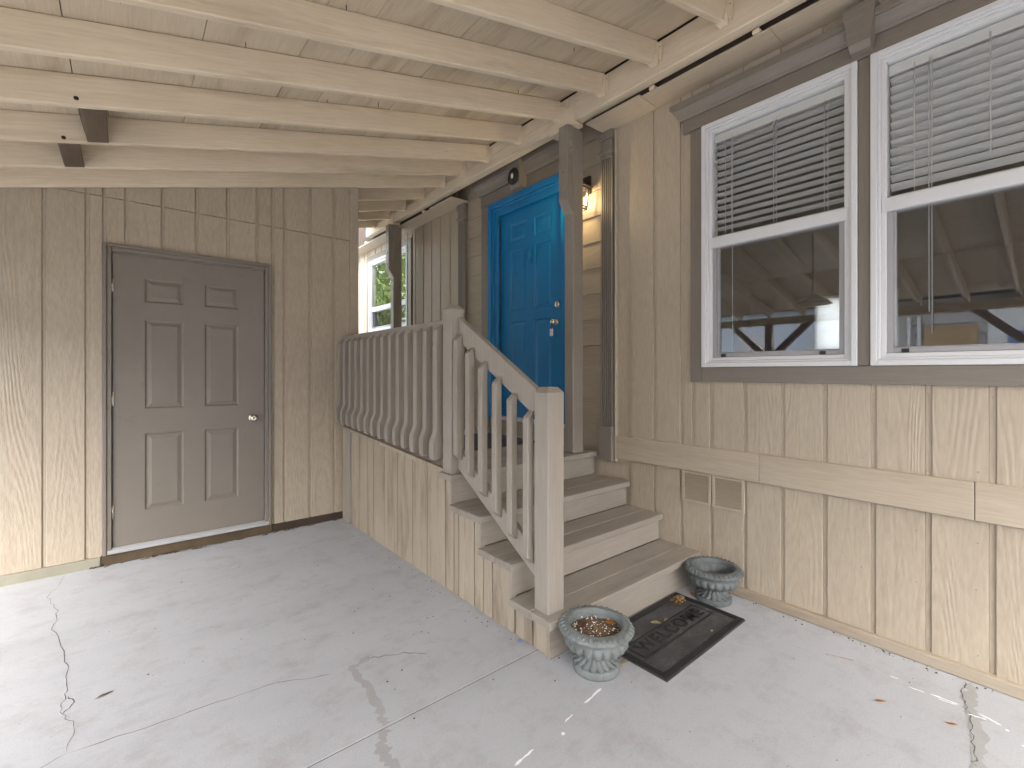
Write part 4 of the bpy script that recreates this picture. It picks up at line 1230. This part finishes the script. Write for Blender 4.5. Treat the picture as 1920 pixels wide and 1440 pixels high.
# ------------------------------------------------------------------ leaves and small litter
def leaf(name, label, x, y, z, l, w, ang, mat, curl=0.3):
    bm = bm_new(); n = 7
    L_, R_ = [], []
    c_, s_ = math.cos(ang), math.sin(ang)
    rows = []
    for i in range(n + 1):
        t = i / n
        ww = w * math.sin(math.pi * min(1, t * 0.96 + 0.04)) ** 0.8 * 0.5
        u = (t - 0.5) * l; hz = curl * l * (0.25 - (t - 0.5) ** 2) + 0.001
        row = []
        for k in (-1, 0, 1):
            v_ = k * ww
            zz = z + (hz * 0.4 if k == 0 else hz) + random.uniform(0, 0.002)
            row.append(bm.verts.new((x + u * c_ - v_ * s_, y + u * s_ + v_ * c_, zz)))
        rows.append(row)
    for A_, B_ in zip(rows, rows[1:]):
        for k in (0, 1): bm.faces.new((A_[k], A_[k + 1], B_[k + 1], B_[k]))
    for f in bm.faces: f.smooth = True
    me_f = list(bm.faces)
    bmesh.ops.solidify(bm, geom=me_f, thickness=0.0006)
    return tag(obj(name, bm, mat, None), label, 'leaf', 'dry leaves around the steps')
leaf('dry_leaf', 'curled yellow leaf on the WELCOME lettering of the doormat', -0.675, 1.405, 0.012, 0.055, 0.030, 2.4, M['leaf_yellow'])
leaf('dry_leaf', 'crumbled tan leaf beside the yellow leaf on the doormat', -0.605, 1.388, 0.012, 0.045, 0.014, 0.2, M['leaf_tan'])
leaf('dry_leaf', 'round tan leaf on the far right corner of the doormat', -0.325, 1.470, 0.012, 0.075, 0.050, 0.3, M['leaf_tan'], 0.2)
leaf('dry_leaf', 'small brown leaf scraps beside the round tan leaf on the mat', -0.40, 1.455, 0.012, 0.05, 0.02, 1.2, M['leaf_brown'], 0.2)
leaf('dry_leaf', 'pale speck of leaf on the lower right of the doormat', -0.520, 1.180, 0.012, 0.022, 0.014, 0.3, M['leaf_yellow'], 0.3)
leaf('dry_leaf', 'yellow leaf at the foot of the pale urn by the mat corner', -1.058, 1.315, 0.002, 0.045, 0.022, 0.1, M['leaf_yellow'], 0.3)
leaf('dry_leaf', 'dark curled leaf under the bowl of the pale urn', -1.060, 1.365, 0.002, 0.05, 0.02, 1.7, M['leaf_brown'], 0.5)
leaf('dry_leaf', 'orange brown leaf lying on the soil of the pale urn', -1.105, 1.360, 0.178, 0.055, 0.038, 2.1, M['leaf_orange'], 0.3)
leaf('dry_leaf', 'dark brown leaf scrap on the far side of the soil in the pale urn', -1.215, 1.425, 0.180, 0.060, 0.03, 0.3, M['leaf_brown'], 0.3)
leaf('dry_leaf', 'tan leaf scrap in the middle of the soil in the pale urn', -1.190, 1.375, 0.180, 0.045, 0.02, 1.1, M['leaf_tan'], 0.3)
leaf('dry_leaf', 'brown oblong leaf alone on the slab in front of the shed door', -2.875, 2.536, 0.002, 0.060, 0.012, 0.25, M['leaf_brown'], 0.15)
leaf('dry_leaf', 'thin tan needle on the concrete right of the doormat', -0.262, 0.700, 0.002, 0.11, 0.004, -1.15, M['leaf_orange'], 0.02)
leaf('dry_leaf', 'orange leaf on the concrete near the right edge, left of the paint drips', -0.475, 0.503, 0.002, 0.045, 0.014, -0.7, M['leaf_orange'], 0.1)
leaf('dry_leaf', 'small orange leaf nearest the bottom right crack', -0.420, 0.300, 0.002, 0.034, 0.012, -1.0, M['leaf_orange'], 0.1)
leaf('dry_leaf', 'orange leaf wedged behind the darker urn', -0.215, 1.455, 0.004, 0.05, 0.03, 0.6, M['leaf_orange'], 0.4)
bm = bm_new()
def speck(x, y, r):
    n = 5; a0 = random.random() * 6
    t = bm.verts.new((x, y, 0.0008 + r * 0.7))
    ring = [bm.verts.new((x + r * random.uniform(.6, 1.3) * math.cos(a0 + 6.283 * i / n), y + r * random.uniform(.5, 1.1) * math.sin(a0 + 6.283 * i / n), 0.0006)) for i in range(n)]
    for i in range(n): bm.faces.new((ring[i], ring[(i + 1) % n], t))
for i in range(260):
    u = random.random()
    if u < 0.35: x, y_ = -1.315 - abs(random.gauss(0, 0.05)), random.uniform(1.7, 4.1)
    elif u < 0.65: x, y_ = random.gauss(-1.75, 0.3), random.uniform(1.8, 3.9)
    elif u < 0.85: x, y_ = random.uniform(-3.4, -1.4), random.uniform(1.2, 4.1)
    else: x, y_ = random.uniform(-1.6, -0.1), random.uniform(0.3, 1.5)
    if x > -1.305 and y_ > 1.53: continue
    speck(x, y_, random.choice((0.0014, 0.0018, 0.002, 0.003, 0.0045)))
for i in range(40):
    speck(random.uniform(-1.30, -0.9), 1.535 - abs(random.gauss(0, 0.03)), random.choice((0.002, 0.003, 0.005)))
for i in range(60):
    speck(-0.035 - abs(random.gauss(0, 0.02)), random.uniform(0.2, 1.2), random.choice((0.002, 0.003, 0.006)))
o = obj('litter', bm, M['speck'], None); o['kind'] = 'stuff'; tag(o, 'dark seeds and crumbs scattered over the concrete', 'litter')
bm = bm_new(); box(bm, -1.325, -1.308, 1.735, 1.755, 0.001, 0.008, 0.002)
tag(obj('plastic_scrap', bm, M['n_blue'], None), 'tiny blue scrap at the foot of the porch skirt', 'litter')

# ------------------------------------------------------------------ hanging lamp in the room, seen through the left window
pend = thing('pendant_lamp', 'dark pendant lamp hanging on a thin rod inside the room', 'lamp', (4.2, 2.23, 2.3))
bm = bm_new(); tube(bm, [(4.2, 2.23, 3.15), (4.2, 2.23, 2.35)], 0.012, 6); obj('rod', bm, M['bronze'], pend)
bm = bm_new(); lathe(bm, [(0, 2.36), (0.05, 2.35), (0.16, 2.28), (0.22, 2.22), (0.20, 2.22), (0, 2.30)], (4.2, 2.23, 0), 24); obj('lamp_shade', bm, M['bronze'], pend)

# ------------------------------------------------------------------ beyond the carport: outbuilding and trees seen in the glass, houses added for the light
nh = thing('added_house', 'added pale blue grey house beyond the open side of the carport, blocking low sky', 'house', (-9, 6, 0))  # added to cut the low sky light and give the glass pale blue
bx('wall', M['n_white'], nh, -12, -8.6, 2.5, 12, -0.04, 2.7, 0)
bx('roof', M['roofing'], nh, -12.2, -8.3, 2.45, 12.2, 2.702, 2.9, 0)
for y in (3.0, 4.55, 6.6): bx('window', M['vinyl'], nh, -8.6, -8.55, y, y + 0.7, 1.2, 2.2, 0.01)
bx('trim_board', M['white'], nh, -8.6, -8.57, 2.5, 12, 1.72, 1.78, 0.004)
sh = thing('added_house', 'added cream house, unseen behind the viewer, blocking low sky', 'house', (-4, -8, 0))  # added out of view to block low sky and even out the light
bx('wall', M['n_cream'], sh, -14, 8, -14, -7.5, -0.04, 3.4, 0)
bx('roof', M['roofing'], sh, -14.3, 8.3, -14.3, -7.3, 3.402, 3.6, 0)
for x_ in (-9.5, -5.0, -1.0, 3.5): bx('window', M['vinyl'], sh, x_, x_ + 1.2, -7.5, -7.45, 1.0, 2.3, 0.01)
nf = thing('neighbour_garage', 'grey brown sided outbuilding with a brown board and pale corner posts', 'shed', (-8.5, -1.5, 0))
bm = bm_new(); box(bm, -10.5, -8.02, -5.5, 2.25, -0.04, 2.6, 0); obj('wall', bm, M['n_siding'], nf)
z = 0.0
while z < 2.5:
    bm = bm_new(); prism(bm, [(-8.02, z), (-7.985, z), (-8.012, z + 0.178), (-8.02, z + 0.178)], 'Y', -5.5, 2.25)
    obj('lap_board', bm, M['n_siding'], nf); z += 0.18
bx('board_panel', M['n_tan'], nf, -7.98, -7.95, 1.05, 1.72, 1.66, 2.12, 0.004)
for y in (1.90, 1.76): bx('corner_post', M['white'], nf, -7.98, -7.93, y, y + 0.05, 0, 2.3, 0.004)
bx('ledge', M['white'], nf, -7.985, -7.90, 0.97, 1.75, 1.60, 1.655, 0.004)
bx('pale_panel', M['white'], nf, -7.98, -7.94, -0.9, 0.93, 0.0, 2.5, 0.004)
bx('blue_door', M['n_blue'], nf, -7.938, -7.92, 0.0, 0.70, 0.0, 1.98, 0.004)
bx('roof', M['roofing'], nf, -10.7, -7.7, -5.7, 2.4, 2.602, 2.72, 0)
def tree(label, x, y, h, rc, seed):
    rnd = random.Random(seed)
    t = thing('broadleaf_tree', label, 'tree', (x, y, 0), 'trees behind the shed')
    bm = bm_new()
    tube(bm, [(x, y, -0.05), (x + 0.1, y, h * 0.35), (x - 0.05, y + 0.1, h * 0.7)], [0.16, 0.12, 0.05], 8)
    for i in range(6):
        a = rnd.uniform(0, 6.28); z0_ = h * rnd.uniform(0.3, 0.6)
        tube(bm, [(x + 0.05, y, z0_), (x + rc * 0.6 * math.cos(a), y + rc * 0.6 * math.sin(a), z0_ + h * 0.2)], [0.06, 0.02], 5)
    obj('trunk', bm, M['bark'], t)
    bm = bm_new()
    for i in range(70):
        a = rnd.uniform(0, 6.28); e = rnd.uniform(-0.9, 1.2); rr = rc * rnd.uniform(0.35, 1.0)
        cx, cy, cz = x + rr * math.cos(a) * math.cos(e), y + rr * math.sin(a) * math.cos(e), h * 0.6 + rr * math.sin(e) * h * 0.42 / rc
        for j in range(70):
            p = Vector((cx + rnd.gauss(0, 0.25), cy + rnd.gauss(0, 0.25), cz + rnd.gauss(0, 0.2)))
            d = Vector((rnd.gauss(0, 1), rnd.gauss(0, 1), rnd.gauss(0, 1))).normalized(); q = d.orthogonal().normalized()
            l1 = rnd.uniform(0.05, 0.10)
            vs_ = [bm.verts.new(p), bm.verts.new(p + d * l1 + q * l1 * 0.4), bm.verts.new(p + d * l1 * 2), bm.verts.new(p + d * l1 - q * l1 * 0.4)]
            bm.faces.new(vs_)
    obj('crown', bm, M['foliage'], t)
tree('leafy green tree standing behind the shed, nearest the house', -2.6, 12.0, 5.0, 1.9, 3)
tree('leafy green tree behind the shed, farther from the house', -5.2, 15.5, 6.5, 2.4, 4)
tree('tall leafy tree at the back between the other two trees', -3.6, 18.5, 7.5, 2.6, 5)
